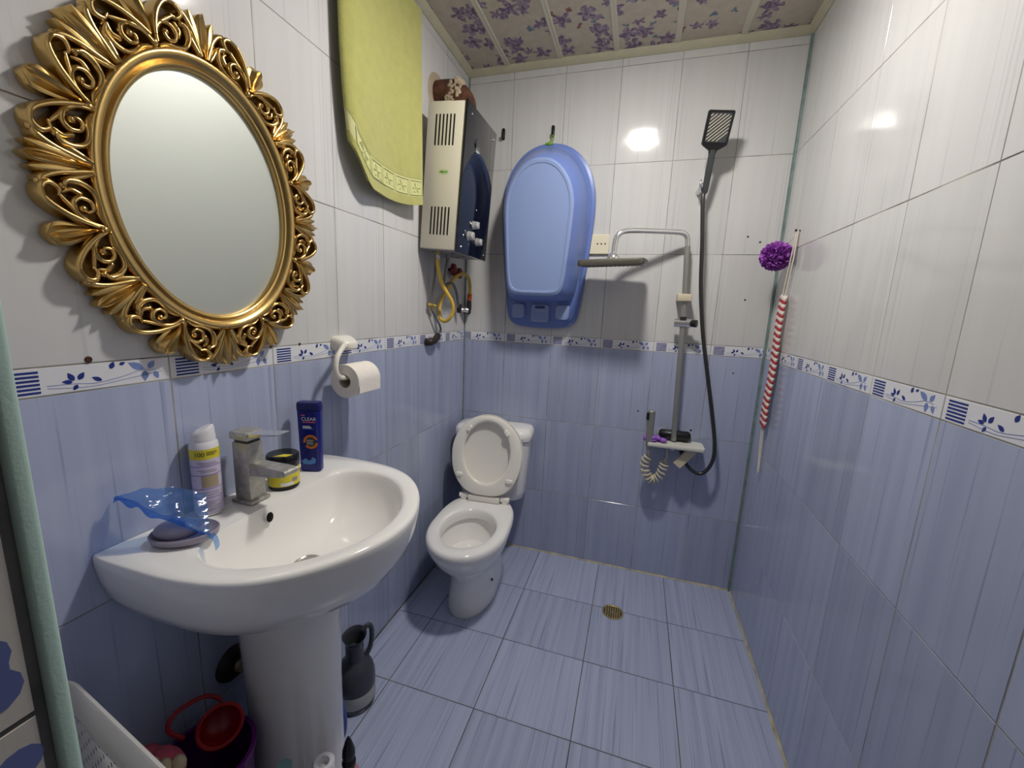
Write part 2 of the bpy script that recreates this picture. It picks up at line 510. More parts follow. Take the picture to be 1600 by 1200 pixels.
def place_tile(wall, name, m, w, h, loc, rot, jit=0.0):
    me = tile_mesh(w, h)
    key = (round(w, 4), round(h, 4), m)
    if key not in TILE_ME:
        c = me.copy(); c.materials.clear(); c.materials.append(MATS[m]); TILE_ME[key] = c
    o = bpy.data.objects.new(name, TILE_ME[key]); COL.objects.link(o)
    o.parent = wall; o.location = loc
    o.rotation_euler = (rot[0] + random.uniform(-jit, jit), rot[1], rot[2] + random.uniform(-jit, jit))
    return o

GAP = 0.0022
# the print on one border tile (local x along the tile from the stripe end, y into the wall, z up)
def border_print():
    d, l = B(), B()
    b = B()
    e0, e1 = -0.0001, -0.0004
    H = ZT - ZB
    def flat(poly, mi):
        b.prism(poly, lambda u, v, dd: (u, dd, v), e0, e1, mi)
    x0 = -0.125
    for i in range(6):   # stripe block
        z = -H / 2 + 0.005 + i * 0.0065
        flat([(x0 + 0.012, z), (x0 + 0.058, z), (x0 + 0.058, z + 0.0036), (x0 + 0.012, z + 0.0036)], 0)
    def leaf(cx_, cz, L, wd, a, mi):
        pts = []
        for i in range(9):
            t = i / 8; pts.append((t * L, wd * math.sin(PI * t ** 0.8)))
        for i in range(7, 0, -1):
            t = i / 8; pts.append((t * L, -wd * math.sin(PI * t ** 0.8)))
        ca, sa = math.cos(a), math.sin(a)
        flat([(cx_ + u * ca - v * sa, cz + u * sa + v * ca) for u, v in pts], mi)
    def stem(pts, w, mi):
        p = spl2(pts, 5); up_, dn = [], []
        for u, v in p: up_.append((u, v + w / 2)); dn.append((u, v - w / 2))
        for i in range(len(p) - 1):
            flat([up_[i], dn[i], dn[i + 1], up_[i + 1]], mi)
    stem([(x0 + 0.066, -0.008), (x0 + 0.10, -0.009), (x0 + 0.13, -0.012), (x0 + 0.17, -0.006), (x0 + 0.20, 0.002), (x0 + 0.225, 0.0)], 0.0009, 2)
    stem([(x0 + 0.066, -0.012), (x0 + 0.12, -0.017), (x0 + 0.17, -0.012), (x0 + 0.235, -0.004)], 0.0008, 2)
    leaf(x0 + 0.100, -0.004, 0.016, 0.0042, math.radians(115), 0)
    leaf(x0 + 0.106, -0.003, 0.015, 0.0042, math.radians(55), 0)
    leaf(x0 + 0.098, -0.006, 0.014, 0.0036, math.radians(170), 0)
    leaf(x0 + 0.104, -0.011, 0.011, 0.0032, math.radians(235), 0)
    leaf(x0 + 0.138, -0.009, 0.016, 0.0038, math.radians(150), 0)
    leaf(x0 + 0.152, 0.010, 0.014, 0.0042, math.radians(65), 0)
    leaf(x0 + 0.166, 0.016, 0.010, 0.003, math.radians(20), 0)
    leaf(x0 + 0.204, 0.004, 0.028, 0.0065, math.radians(150), 1)
    leaf(x0 + 0.206, 0.0, 0.020, 0.0060, math.radians(265), 1)
    leaf(x0 + 0.212, 0.004, 0.018, 0.0055, math.radians(50), 1)
    leaf(x0 + 0.222, -0.003, 0.016, 0.0048, math.radians(290), 1)
    o = b.build('print', ['print_dark', 'print_light', 'print_light'], None, smooth=False)
    me = o.data; bpy.data.objects.remove(o)
    return me
PRINT = border_print()
# a cut version used where a border tile is trimmed at its start or end is made by bisecting
def cut_print(xa, xb):
    bm = bmesh.new(); bm.from_mesh(PRINT)
    for co, no in (((xa, 0, 0), (-1, 0, 0)), ((xb, 0, 0), (1, 0, 0))):
        bmesh.ops.bisect_plane(bm, geom=bm.verts[:] + bm.edges[:] + bm.faces[:], plane_co=co, plane_no=no, clear_outer=True)
    me = bpy.data.meshes.new('print'); bm.to_mesh(me); bm.free()
    for m_ in PRINT.materials: me.materials.append(m_)
    return me

ROWS_UP = [(ZT, ZT + 0.4), (ZT + 0.4, ZT + 0.8), (ZT + 0.8, ZT + 1.2), (ZT + 1.2, HC)]
ROWS_DN = [(ZB - 0.4, ZB), (ZB - 0.8, ZB - 0.4), (0.0, ZB - 0.8)]
def tile_wall(wall, joints, place, rot, start):
    """joints: ascending positions s along the wall seen left to right; place(s, z) -> world point on the tile face."""
    for a, b in zip(joints[:-1], joints[1:]):
        if b - a < 0.012: continue
        c = (a + b) / 2; w = b - a - GAP
        for z0, z1 in ROWS_UP:
            place_tile(wall, 'tile', 'white_tile', w, z1 - z0 - GAP, place(c, (z0 + z1) / 2), rot, 0.0015)
        for z0, z1 in ROWS_DN:
            place_tile(wall, 'tile', 'blue_tile', w, z1 - z0 - GAP, place(c, (z0 + z1) / 2), rot, 0.0015)
        t = place_tile(wall, 'border_tile', 'border_tile', w, ZT - ZB - GAP, place(c, (ZB + ZT) / 2), rot)
        # print: full tiles start at a joint of the 25 cm grid
        g0 = start + 0.25 * math.floor((c - start) / 0.25)
        off = g0 + 0.125 - c
        xa, xb = a - (g0 + 0.125) + 0.001, b - (g0 + 0.125) - 0.001
        me = PRINT if (xa <= -0.12 and xb >= 0.12) else cut_print(xa, xb)
        if len(me.polygons):
            p = bpy.data.objects.new('print', me); COL.objects.link(p); p.parent = t; p.location = (off, 0, 0)

def grid(start, lo, hi):
    js = [lo]; k = math.ceil((lo - start) / 0.25 + 1e-6)
    while start + 0.25 * k < hi - 1e-6:
        js.append(start + 0.25 * k); k += 1
    return js + [hi]
# back wall runs along +X, left wall along +Y, right wall along -Y (left to right seen from the room)
tile_wall(wall_back, grid(-0.018, 0.004, W - 0.004), lambda s, z: (s, 0, z), (0, 0, 0), -0.018)
tile_wall(wall_left, grid(-1.74, YF + 0.004, -0.004), lambda s, z: (0, s, z), (0, 0, PI / 2), -1.74)
tile_wall(wall_right, grid(0.133, 0.004, -YF), lambda s, z: (W, -s, z), (0, 0, -PI / 2), 0.133)
# door side: inner face and the jamb that shows at the left edge
for x0, x1 in ((0.004, XJ - 0.012),):
    for z0, z1 in ROWS_UP: place_tile(wall_front, 'tile', 'white_tile', x1 - x0, z1 - z0 - GAP, ((x0 + x1) / 2, YF, (z0 + z1) / 2), (0, 0, PI))
    for z0, z1 in ROWS_DN: place_tile(wall_front, 'tile', 'blue_tile', x1 - x0, z1 - z0 - GAP, ((x0 + x1) / 2, YF, (z0 + z1) / 2), (0, 0, PI))
mat('jamb_tile', (206, 200, 192), 0.25, mott=0.15, mscale=5)
mat('jamb_print', (98, 108, 160), 0.3)
for k in range(10):
    z0, z1 = 0.02 + k * 0.20, 0.02 + (k + 1) * 0.20
    t = place_tile(wall_front, 'tile', 'jamb_tile', 0.118 - GAP, z1 - z0 - 0.004, (XJ, YF - 0.014 - 0.059, (z0 + z1) / 2), (0, 0, PI / 2))
    pb = B()
    for (u, v, r, a0) in ((-0.03, 0.0, 0.035, 0.4), (0.03, -0.055, 0.032, 1.4), (0.035, 0.06, 0.026, 2.2)):
        pb.prism([(u + r * (0.55 + 0.45 * abs(math.cos(1.5 * a + a0))) * math.cos(a), v + r * (0.55 + 0.45 * abs(math.cos(1.5 * a + a0))) * math.sin(a)) for a in [2 * PI * q / 24 for q in range(24)]], lambda uu, vv, dd: (uu, dd, vv), -0.0001, -0.0004)
    pb.build('print', 'jamb_print', t, smooth=False, base=(0, 0, 0))
jb = B().box((XJ - 0.010, YF - 0.009, 0), (XJ + 0.0035, YF + 0.004, 2.06), 0.004, 3).build('trim_1', 'bead_jamb', None, base=(XJ, YF, 0))
tag(jb, 'pale green corner bead running up the door jamb at the left edge', 'corner bead', kind='structure')
# corner beads of the room
def quarter(c, sx, sy, r, z0, z1):
    poly = [(0, 0)] + [(sx * r * math.cos(a), sy * r * math.sin(a)) for a in [PI / 2 * i / 6 for i in range(7)]]
    b = B(); b.loft([[(c[0] + u, c[1] + v, z0) for u, v in poly], [(c[0] + u, c[1] + v, z1) for u, v in poly]])
    return b
tag(quarter((0, 0), 1, -1, 0.006, 0, HC).build('trim_2', 'bead_teal', None, base=(0, 0, 0)), 'teal corner bead behind the toilet and the heater hoses', 'corner bead', kind='structure')
tag(quarter((W, 0), -1, -1, 0.010, 0, HC).build('trim_3', 'bead_teal', None, base=(W, 0, 0)), 'teal corner bead behind the purple bath puff', 'corner bead', kind='structure')
# silicone along the floor
def cove(name, a, b, nrm, label):
    a, b = Vector(a), Vector(b); n = Vector(nrm); bb = B(); rings = []
    K = 24
    for i in range(K + 1):
        p = a.lerp(b, i / K); r = 0.006 + 0.003 * math.sin(i * 2.3) * math.sin(i * 0.9)
        rings.append([p, p + n * r, p + n * r * 0.55 + Vector((0, 0, r * 0.5)), p + Vector((0, 0, r))])
    o = bb.loft(rings).build(name, 'silicone', None, base=tuple(a))
    return tag(o, label, 'sealant', kind='structure')
cove('baseboard_back', (0.01, 0, 0), (W - 0.01, 0, 0), (0, -1, 0), 'yellowed sealant line where the back wall meets the floor')
cove('baseboard_right', (W, -0.01, 0), (W, YF, 0), (-1, 0, 0), 'yellowed sealant line where the right wall meets the floor')

# floor tiles, 33 cm, streaks running into the depth of the room
xs = [0.004, 0.162, 0.489, 0.817, 1.145, W - 0.004]
ys = [-0.004, -0.338, -0.664, -0.982, -1.310, -1.640, YF]
for xa, xb in zip(xs[:-1], xs[1:]):
    for yb, ya in zip(ys[:-1], ys[1:]):
        place_tile(floor, 'tile', 'floor_tile', xb - xa - 0.003, yb - ya - 0.003, ((xa + xb) / 2, (ya + yb) / 2, 0), (-PI / 2, 0, 0))
place_tile(floor, 'tile', 'floor_tile', XR - XJ, YF - YO - 0.003, ((XJ + XR) / 2, (YF + YO) / 2, 0), (-PI / 2, 0, 0))

# ceiling panels and the ribs between them
ribs = [0.0, 0.202, 0.455, 0.704, 0.952, 1.204, W]
for a, b in zip(ribs[:-1], ribs[1:]):
    pb = B().box((a + 0.002, YF, HC), (b - 0.002, -0.001, HC + 0.008), 0.0015, 1)
    pb.build('panel', 'ceiling_panel', ceiling, smooth=False, base=(0, 0, 0))
for x in ribs[1:-1]:
    rb = B()
    rb.loft([[(x + u, y, HC - v) for u, v in ((-0.013, -0.001), (-0.012, 0.002), (-0.009, 0.0035), (-0.004, 0.0030), (0.0, 0.0016), (0.004, 0.0030), (0.009, 0.0035), (0.012, 0.002), (0.013, -0.001))] for y in (YF, -0.002)])
    rb.build('rib', 'rib', ceiling, base=(0, 0, 0))
# cornice: a rounded cream moulding below the ceiling
def cornice(name, a, b, n, label):
    prof = [(0, 0), (0.004, 0), (0.016, 0.008), (0.022, 0.016), (0.026, 0.024), (0, 0.024)]
    a, b, n = Vector(a), Vector(b), Vector(n); bb = B()
    z0 = HC - 0.0235
    bb.loft([[p + n * u + Vector((0, 0, z0 + v)) for u, v in prof] for p in (a, b)])
    return tag(bb.build(name, 'cornice', None, base=tuple(a + Vector((0, 0, z0))), ang=25), label, 'cornice', kind='structure')
cornice('trim_4', (0.0, 0, 0), (W, 0, 0), (0, -1, 0), 'cream cornice between the back wall and the ceiling')
cornice('trim_5', (0, YF, 0), (0, 0, 0), (1, 0, 0), 'cream cornice between the left wall and the ceiling')
cornice('trim_6', (W, YF, 0), (W, 0, 0), (-1, 0, 0), 'cream cornice between the right wall and the ceiling')
# plugged drill holes and stains on the back wall
for (x, z, r) in ((1.322, 1.683, 0.004), (1.372, 1.660, 0.004), (1.345, 1.415, 0.004), (1.338, 1.085, 0.0035), (1.19, 0.795, 0.005), (0.94, 0.862, 0.004)):
    B().lathe([(r, 0.0), (r, 0.001)], (x, -0.001, z), 8, 'y').build('drill_hole', 'dark_hole', wall_back, base=(0, 0, 0))
for (y, z, r) in ((-1.617, 1.214, 0.006), (-1.415, 1.212, 0.004), (-1.245, 1.209, 0.004), (-1.15, 1.21, 0.004)):
    B().lathe([(r, 0.0), (r * 0.7, 0.003)], (0.0, y, z), 8, 'x').build('drill_hole', 'rust', wall_left, base=(0, 0, 0))

# ceiling lamp
lp = thing('ceiling_lamp', 'round white ceiling lamp lit above the shower floor', 'lamp', (LAMP_POS[0], LAMP_POS[1], HC))
B().lathe([(0.105, HC + 0.0), (0.108, HC - 0.012), (0.104, HC - 0.030), (0.080, HC - 0.034), (0.079, HC - 0.026)], (LAMP_POS[0], LAMP_POS[1], 0), 48, caps=(True, True)).build('housing', 'lamp_body', lp)
B().lathe([(0.078, HC - 0.0275), (0.078, HC - 0.036), (0.070, HC - 0.042), (0.050, HC - 0.047), (0.026, HC - 0.050), (0.002, HC - 0.051)], (LAMP_POS[0], LAMP_POS[1], 0), 48).build('diffuser', 'lamp_diffuser', lp)
# ================================================================== ORNATE MIRROR
MC = (-1.383, 1.527)        # centre (Y, Z) on the left wall
EA, EB = 0.206, 0.264       # outer edge of the plain moulding
tabN = 2000
acc = [0.0]
for i in range(tabN):
    p0, p1 = 2 * PI * i / tabN, 2 * PI * (i + 1) / tabN
    acc.append(acc[-1] + math.hypot(EA * (math.cos(p1) - math.cos(p0)), EB * (math.sin(p1) - math.sin(p0))))
PER = acc[-1]
def ell_pt(s, t, w):
    """s: arc length along the moulding, t: outward offset, w: distance off the wall -> world."""
    s = s % PER
    lo, hi = 0, tabN
    while hi - lo > 1:
        m_ = (lo + hi) // 2
        if acc[m_] <= s: lo = m_
        else: hi = m_
    ph = 2 * PI * (lo + (s - acc[lo]) / max(acc[lo + 1] - acc[lo], 1e-9)) / tabN
    nx, nz = EB * math.cos(ph), EA * math.sin(ph); L = math.hypot(nx, nz)
    return (w, MC[0] + EA * math.cos(ph) + t * nx / L, MC[1] + EB * math.sin(ph) + t * nz / L)
mir = thing('ornate_mirror', 'oval wall mirror in a carved gold scrollwork frame above the sink', 'mirror', (0.0, MC[0], MC[1] - 0.335))
prof = [(-0.029, 0.010), (-0.0285, 0.018), (-0.025, 0.023), (-0.021, 0.024), (-0.0175, 0.0205), (-0.014, 0.024), (-0.009, 0.029), (-0.003, 0.031), (0.002, 0.029), (0.005, 0.022), (0.005, 0.004), (-0.029, 0.004)]
rb = B()
SEG = 128
rings = [[ell_pt(PER * i / SEG, t, w) for t, w in prof] for i in range(SEG)]
rings.append(rings[0])
rb.loft(rings, False, False)
rb.build('moulding', 'gold', mir, ang=50)
gb = B()
gr = [ell_pt(PER * i / SEG, -0.0282, 0.012) for i in range(SEG)]
gb.loft([[(0.008, p[1], p[2]) for p in gr], gr])
gl_ = gb.build('glass', 'mirror_glass', mir, ang=30); gl_['label'] = 'hazy grey mirror glass'

def ribbon(b, pts, r0, r1, top0, top1, s0, flip, k=6, wbase=0.003, endball=0.0):
    """A carved strand: follows pts (x along the frame, y outward) with a rounded crest; flip mirrors it."""
    P = spl2(pts, k); n = len(P); rings = []
    for i, (x, y) in enumerate(P):
        a = P[max(i - 1, 0)]; c = P[min(i + 1, n - 1)]
        dx, dy = c[0] - a[0], c[1] - a[1]; L = math.hypot(dx, dy) or 1
        nx, ny = -dy / L, dx / L
        t = i / (n - 1)
        r = (r0 + (r1 - r0) * t) * (0.55 + 0.45 * min(1, 6 * t, 6 * (1 - t)))
        top = top0 + (top1 - top0) * t
        ring = []
        for (e, h) in ((-1.15, wbase), (-1.0, top - 1.1 * r), (-0.75, top - 0.35 * r), (-0.25, top), (0.25, top - 0.15 * r), (0.8, top - 0.6 * r), (1.0, top - 1.3 * r), (1.15, wbase)):
            px, py = x + nx * r * e, y + ny * r * e
            ring.append(ell_pt(s0 + (-px if flip else px), py, max(h, wbase)))
        rings.append(ring)
    b.loft(rings)
    if endball:
        x, y = P[-1]
        c = ell_pt(s0 + (-x if flip else x), y, top1 * 0.75)
        b.ell(c, (endball * 1.2, endball, endball), 10, 6)

def petal(b, s0, x0, y0, x1, y1, wd, top, wb=0.003, lobes=3):
    """A fluted leaf from (x0, y0) to the tip (x1, y1)."""
    rings = []; n = 10
    dx, dy = x1 - x0, y1 - y0; L = math.hypot(dx, dy); ux, uy = dx / L, dy / L
    for i in range(n + 1):
        t = i / n; w_ = wd * (0.25 + 0.75 * math.sin(PI * min(1, t * 0.66))) * (1 if t < 0.72 else math.sqrt(max(0.03, 1 - ((t - 0.72) / 0.285) ** 2)))
        h = top * (0.72 + 0.28 * math.sin(PI * (0.25 + 0.6 * t)))
        ring = []
        m_ = 12
        for j in range(m_ + 1):
            e = -1 + 2 * j / m_
            hh = h * (1 - 0.35 * e * e) - 0.16 * h * (0.5 - 0.5 * math.cos(lobes * PI * (e + 1))) * (1 if abs(e) < 0.95 else 0)
            px, py = x0 + dx * t - uy * w_ * e, y0 + dy * t + ux * w_ * e
            ring.append(ell_pt(s0 + px, py, max(hh, wb)))
        a = (x0 + dx * t - uy * w_, y0 + dy * t + ux * w_); c = (x0 + dx * t + uy * w_, y0 + dy * t - ux * w_)
        ring.append(ell_pt(s0 + a[0], a[1], wb)); ring.append(ell_pt(s0 + c[0], c[1], wb))
        rings.append(ring)
    b.loft(rings)

HU = PER / 16.0
for k in range(8):
    s0 = PER * (k + 0.5) / 8.0
    fb = B()
    petal(fb, s0, 0, 0.020, 0, 0.083, 0.0155, 0.036)
    fb.loft([[ell_pt(s0 + 0.0045 * math.cos(q), y, 0.020 + 0.010 * math.sin(q) * (1 if math.sin(q) > 0 else 0.6)) for q in [2 * PI * i / 8 for i in range(8)]] for y in (0.0, 0.010, 0.024)])
    fb.ell(ell_pt(s0, 0.010, 0.026), (0.008, 0.007, 0.007), 10, 6)
    fb.build('fleur', 'gold', mir, ang=50)
    for flip in (False, True):
        sb = B()
        ribbon(sb, [(0.005, 0.020), (0.016, 0.040), (0.028, 0.058), (0.042, 0.072), (0.056, 0.072), (0.062, 0.061), (0.055, 0.051), (0.046, 0.054)], 0.0042, 0.0034, 0.038, 0.030, s0, flip)
        ribbon(sb, [(0.048, 0.052), (0.036, 0.044), (0.022, 0.036), (0.011, 0.026)], 0.0034, 0.004, 0.030, 0.034, s0, flip)
        sb.build('outer_scroll', 'gold', mir, ang=50)
        ib = B()
        ribbon(ib, [(0.004, 0.010), (0.011, 0.026), (0.024, 0.038), (0.039, 0.038), (0.046, 0.027), (0.041, 0.015), (0.030, 0.014), (0.026, 0.022), (0.031, 0.026)], 0.0042, 0.0026, 0.034, 0.030, s0, flip, endball=0.0062)
        ib.build('inner_scroll', 'gold', mir, ang=50)
        cb = B()
        ribbon(cb, [(0.008, 0.004), (0.024, 0.007), (0.042, 0.004), (0.058, 0.008), (0.067, 0.022), (0.067, 0.038), (0.060, 0.045)], 0.0036, 0.0046, 0.028, 0.034, s0, flip, endball=0.0052)
        ribbon(cb, [(0.052, 0.046), (0.057, 0.034), (0.052, 0.024)], 0.003, 0.0045, 0.024, 0.028, s0, flip, endball=0.005)
        cb.build('lower_scroll', 'gold', mir, ang=50)
    # acanthus between two fleurs
    s1 = PER * k / 8.0
    ab = B()
    petal(ab, s1, 0, 0.004, 0, 0.082, 0.0085, 0.037, lobes=2)
    for sx in (-1, 1):
        petal(ab, s1, sx * 0.006, 0.006, sx * 0.015, 0.078, 0.0062, 0.034, lobes=1)
    for flip in (False, True):
        ribbon(ab, [(0.005, 0.004), (0.011, 0.026), (0.016, 0.046), (0.024, 0.064), (0.031, 0.070)], 0.0048, 0.0042, 0.031, 0.028, s1, flip, endball=0.0058)
        ribbon(ab, [(0.008, 0.003), (0.016, 0.018), (0.022, 0.034), (0.027, 0.044)], 0.0044, 0.0036, 0.033, 0.027, s1, flip)
    ab.build('acanthus_leaf', 'gold', mir, ang=50)

# ================================================================== SINK ON PEDESTAL
SY = -1.365
def half_to_loop(half):
    """half: [(x, dy)] from the back corner to the front middle -> closed loop of (x, dy) with symmetric halves."""
    p = spl2(half, 6)
    return p + [(x, -d) for x, d in reversed(p[:-1])]
def ray_loop(loop, c, angs):
    out = []
    n = len(loop)
    for a in angs:
        dx, dy = math.cos(a), math.sin(a); best = 0
        for i in range(n):
            x1, y1 = loop[i][0] - c[0], loop[i][1] - c[1]; x2, y2 = loop[(i + 1) % n][0] - c[0], loop[(i + 1) % n][1] - c[1]
            ex, ey = x2 - x1, y2 - y1
            den = dx * ey - dy * ex
            if abs(den) < 1e-12: continue
            t = (x1 * ey - y1 * ex) / den; u = (x1 * dy - y1 * dx) / den
            if t > 0 and -1e-6 <= u <= 1 + 1e-6: best = max(best, t)
        out.append((c[0] + dx * best, c[1] + dy * best))
    return out
sink_out = half_to_loop([(0.0015, 0.288), (0.05, 0.291), (0.11, 0.291), (0.18, 0.289), (0.25, 0.278), (0.31, 0.255), (0.36, 0.218), (0.405, 0.165), (0.44, 0.10), (0.457, 0.045), (0.461, 0.0)])
basin = half_to_loop([(0.118, 0.0), (0.119, 0.07), (0.122, 0.14), (0.132, 0.19), (0.165, 0.222), (0.215, 0.232), (0.27, 0.222), (0.32, 0.195), (0.365, 0.15), (0.40, 0.095), (0.418, 0.04), (0.422, 0.0)])
SC = (0.235, 0.0)
angs = sorted([2 * PI * i / 112 for i in range(112)] + [math.atan2(0.287, 0.0015 - SC[0]) % (2 * PI), math.atan2(-0.287, 0.0015 - SC[0]) % (2 * PI)])
so = ray_loop(sink_out, SC, angs); bi = ray_loop(basin, SC, angs)
def sring(sx, sy, z, ref=so, cx_=0.0):
    return [(max(cx_ + (x - cx_) * sx, 0.0015), SY + d * sy, z) for x, d in ref]
def bring(s, z, c=(0.225, 0.0)):
    return [(c[0] + (x - c[0]) * s, SY + d * s, z) for x, d in bi]
sink = thing('sink', 'white ceramic sink on a pedestal under the gold mirror', 'sink', (0.0, SY, 0.0))
sb = B()
def lerp_ring(a, b, t, z): return [(p[0] + (q[0] - p[0]) * t, p[1] + (q[1] - p[1]) * t, z) for p, q in zip(a, b)]
rim0 = sring(1, 1, 0.86); bas0 = bring(1, 0.856)
rings = [sring(0.50, 0.40, 0.672), sring(0.66, 0.58, 0.680), sring(0.80, 0.74, 0.698), sring(0.895, 0.865, 0.728), sring(0.955, 0.945, 0.768), sring(0.985, 0.982, 0.81), sring(0.998, 0.998, 0.842), sring(1.0, 1.0, 0.855),
         sring(0.996, 0.996, 0.8605), sring(0.985, 0.987, 0.8635), lerp_ring(rim0, bas0, 0.35, 0.8635), lerp_ring(rim0, bas0, 0.8, 0.8615),
         bring(1.0, 0.8595), bring(0.985, 0.855), bring(0.965, 0.843), bring(0.93, 0.815), bring(0.86, 0.785), bring(0.74, 0.757), bring(0.56, 0.738), bring(0.34, 0.728), bring(0.14, 0.724)]
sb.loft(rings, True, True)
sb.build('basin', 'porcelain', sink, ang=60)
pb = B()
def prow(ax, ay, z, cx_=0.155):
    return [(max(cx_ + ax * math.cos(a), 0.02), SY - 0.012 + ay * math.sin(a), z) for a in [2 * PI * i / 48 for i in range(48)]]
pb.loft([prow(0.128, 0.114, 0.0), prow(0.128, 0.114, 0.02), prow(0.118, 0.104, 0.05), prow(0.113, 0.099, 0.15), prow(0.114, 0.100, 0.40), prow(0.120, 0.106, 0.58), prow(0.134, 0.122, 0.69), prow(0.134, 0.122, 0.70)])
pb.build('pedestal', 'porcelain', sink, ang=60)
ob = B().ell((0.1315, -1.398, 0.836), (0.004, 0.009, 0.012), 14, 8)
ob.build('overflow_hole', 'dark_hole', sink)
dr = thing('sink_drain', 'dark metal drain in the bottom of the sink basin', 'drain', (0.215, SY - 0.015, 0.724))
B().lathe([(0.030, 0.7265), (0.031, 0.730), (0.027, 0.732), (0.022, 0.729), (0.020, 0.7275)], (0.215, SY - 0.015, 0), 28).build('flange', 'chrome_dull', dr)
B().lathe([(0.017, 0.7275), (0.018, 0.733), (0.012, 0.7365), (0.001, 0.737)], (0.215, SY - 0.015, 0), 24).build('plug', 'steel_grey', dr)

# faucet
FZ = 0.8636
fc = thing('faucet', 'worn square chrome faucet on the sink deck', 'faucet', (0.066, -1.386, FZ))
B().box((0.036, -1.413, FZ), (0.096, -1.359, FZ + 0.008), 0.003).build('base_plate', 'chrome_dull', fc)
B().box((0.043, -1.407, FZ + 0.008), (0.089, -1.365, 1.008), 0.003).build('body', 'chrome_dull', fc)
B().box((0.047, -1.403, 1.008), (0.085, -1.369, 1.014), 0.001).build('collar', 'dark_grey', fc)
bs = B()
bs.loft([[(x, -1.386 + y, zz) for y, zz in ((-0.019, z1), (0.019, z1), (0.019, z0), (-0.019, z0))] for x, z0, z1 in ((0.08, 0.932, 0.958), (0.12, 0.935, 0.958), (0.165, 0.940, 0.958), (0.186, 0.944, 0.957), (0.190, 0.947, 0.954))])
bs.build('spout', 'chrome_dull', fc, ang=30)
lv = fc
lo_ = B().box((0.040, -1.410, 1.014), (0.092, -1.362, 1.034), 0.004)
lo_.build('handle_block', 'chrome_dull', fc)
B().loft([[(x, -1.386 + y, zz) for y, zz in ((-w_, z1), (w_, z1), (w_, z0), (-w_, z0))] for x, w_, z0, z1 in ((0.085, 0.020, 1.022, 1.032), (0.12, 0.019, 1.028, 1.034), (0.168, 0.018, 1.036, 1.0395), (0.172, 0.017, 1.0375, 1.039))]).build('lever', 'chrome', fc, ang=30)

# shaving foam can
CX, CY, CR = 0.036, -1.463, 0.0265
cn = thing('shaving_foam_can', 'white and lilac spray can with a yellow band beside the soap dish', 'spray can', (CX, CY, FZ))
B().lathe([(0.0245, FZ), (CR, FZ + 0.004), (CR, FZ + 0.128)], (CX, CY, 0), 36).build('can_body', 'can_lilac', cn)
B().lathe([(CR + 0.0002, FZ + 0.128), (CR + 0.0002, FZ + 0.150)], (CX, CY, 0), 36).build('yellow_band', 'yellow_label', cn)
B().lathe([(CR, FZ + 0.150), (0.0255, FZ + 0.160), (0.0215, FZ + 0.166)], (CX, CY, 0), 36).build('shoulder', 'can_white', cn)
B().lathe([(0.0245, FZ + 0.0), (0.0272, FZ + 0.002), (0.0272, FZ + 0.005), (0.0245, FZ + 0.007)], (CX, CY, 0), 36).build('bottom_rim', 'chrome', cn)
capb = B()
hd = Vector((CAMP.x - CX, CAMP.y - CY, 0)).normalized(); hs = Vector((-hd.y, hd.x, 0))
crings = []
for h, r, tilt in ((0.163, 0.0225, 0.0), (0.172, 0.0225, 0.0), (0.176, 0.0215, 0.20), (0.182, 0.021, 0.42), (0.187, 0.0195, 0.46), (0.190, 0.016, 0.46), (0.1905, 0.010, 0.42)):
    ring = []
    for j in range(28):
        a = 2 * PI * j / 28; d = Vector((math.cos(a), math.sin(a), 0)) * r
        ring.append((CX + d.x, CY + d.y, FZ + h + tilt * d.dot(hs)))
    crings.append(ring)
capb.loft(crings).build('cap', 'can_white', cn, ang=45)
A0 = math.atan2(CAMP.y - CY, CAMP.x - CX)
def wrap(b_, vs, fs, r, zc, mi=0, ac=A0, c=(CX, CY)):
    """Wrap flat lettering (x, y) round a cylinder."""
    b_.add([(c[0] + r * math.cos(ac + x / r), c[1] + r * math.sin(ac + x / r), zc + y) for x, y in vs], fs, mi)
def strip(x0, x1, y0, y1, k=8):
    vs = []; fs = []
    for i in range(k + 1):
        x = x0 + (x1 - x0) * i / k; vs += [(x, y0), (x, y1)]
    for i in range(k): fs.append((2 * i, 2 * i + 2, 2 * i + 3, 2 * i + 1))
    return vs, fs
tb = B()
vs, fs = text_mesh('100', 0.0135); wrap(tb, [(x - 0.010, y) for x, y in vs], fs, CR + 0.0006, FZ + 0.139)
for dz, ln in ((0.004, 0.02), (0.001, 0.022), (-0.002, 0.016)):
    vs, fs = strip(0.003, 0.003 + ln, dz, dz + 0.0012); wrap(tb, vs, fs, CR + 0.0006, FZ + 0.139)
tb.build('lettering', 'ink', cn, smooth=False, fix=False)
lb = B()
for z in (0.112, 0.0925, 0.062, 0.0415):
    vs, fs = strip(-0.036, 0.036, 0, 0.0016, 16); wrap(lb, vs, fs, CR + 0.0004, FZ + z)
lb.build('label_lines', 'can_line', cn, smooth=False, fix=False)['kind'] = 'stuff'
lb = B()
vs, fs = strip(-0.010, 0.022, 0.066, 0.092, 10); wrap(lb, vs, fs, CR + 0.0005, FZ)
lb.build('label_picture', 'print_tan', cn, smooth=False, fix=False)
lb = B()
for z, l0, l1 in ((0.120, -0.016, 0.02), (0.116, -0.012, 0.024), (0.104, -0.018, 0.018), (0.100, -0.01, 0.022), (0.054, -0.02, 0.02), (0.048, -0.012, 0.022), (0.032, -0.02, 0.02), (0.027, -0.015, 0.012), (0.022, -0.018, 0.022), (0.016, -0.006, 0.02), (0.012, -0.02, 0.01)):
    vs, fs = strip(l0, l1, 0, 0.0014); wrap(lb, vs, fs, CR + 0.0006, FZ + z)
lb.build('small_print', 'print_grey', cn, smooth=False, fix=False)['kind'] = 'stuff'

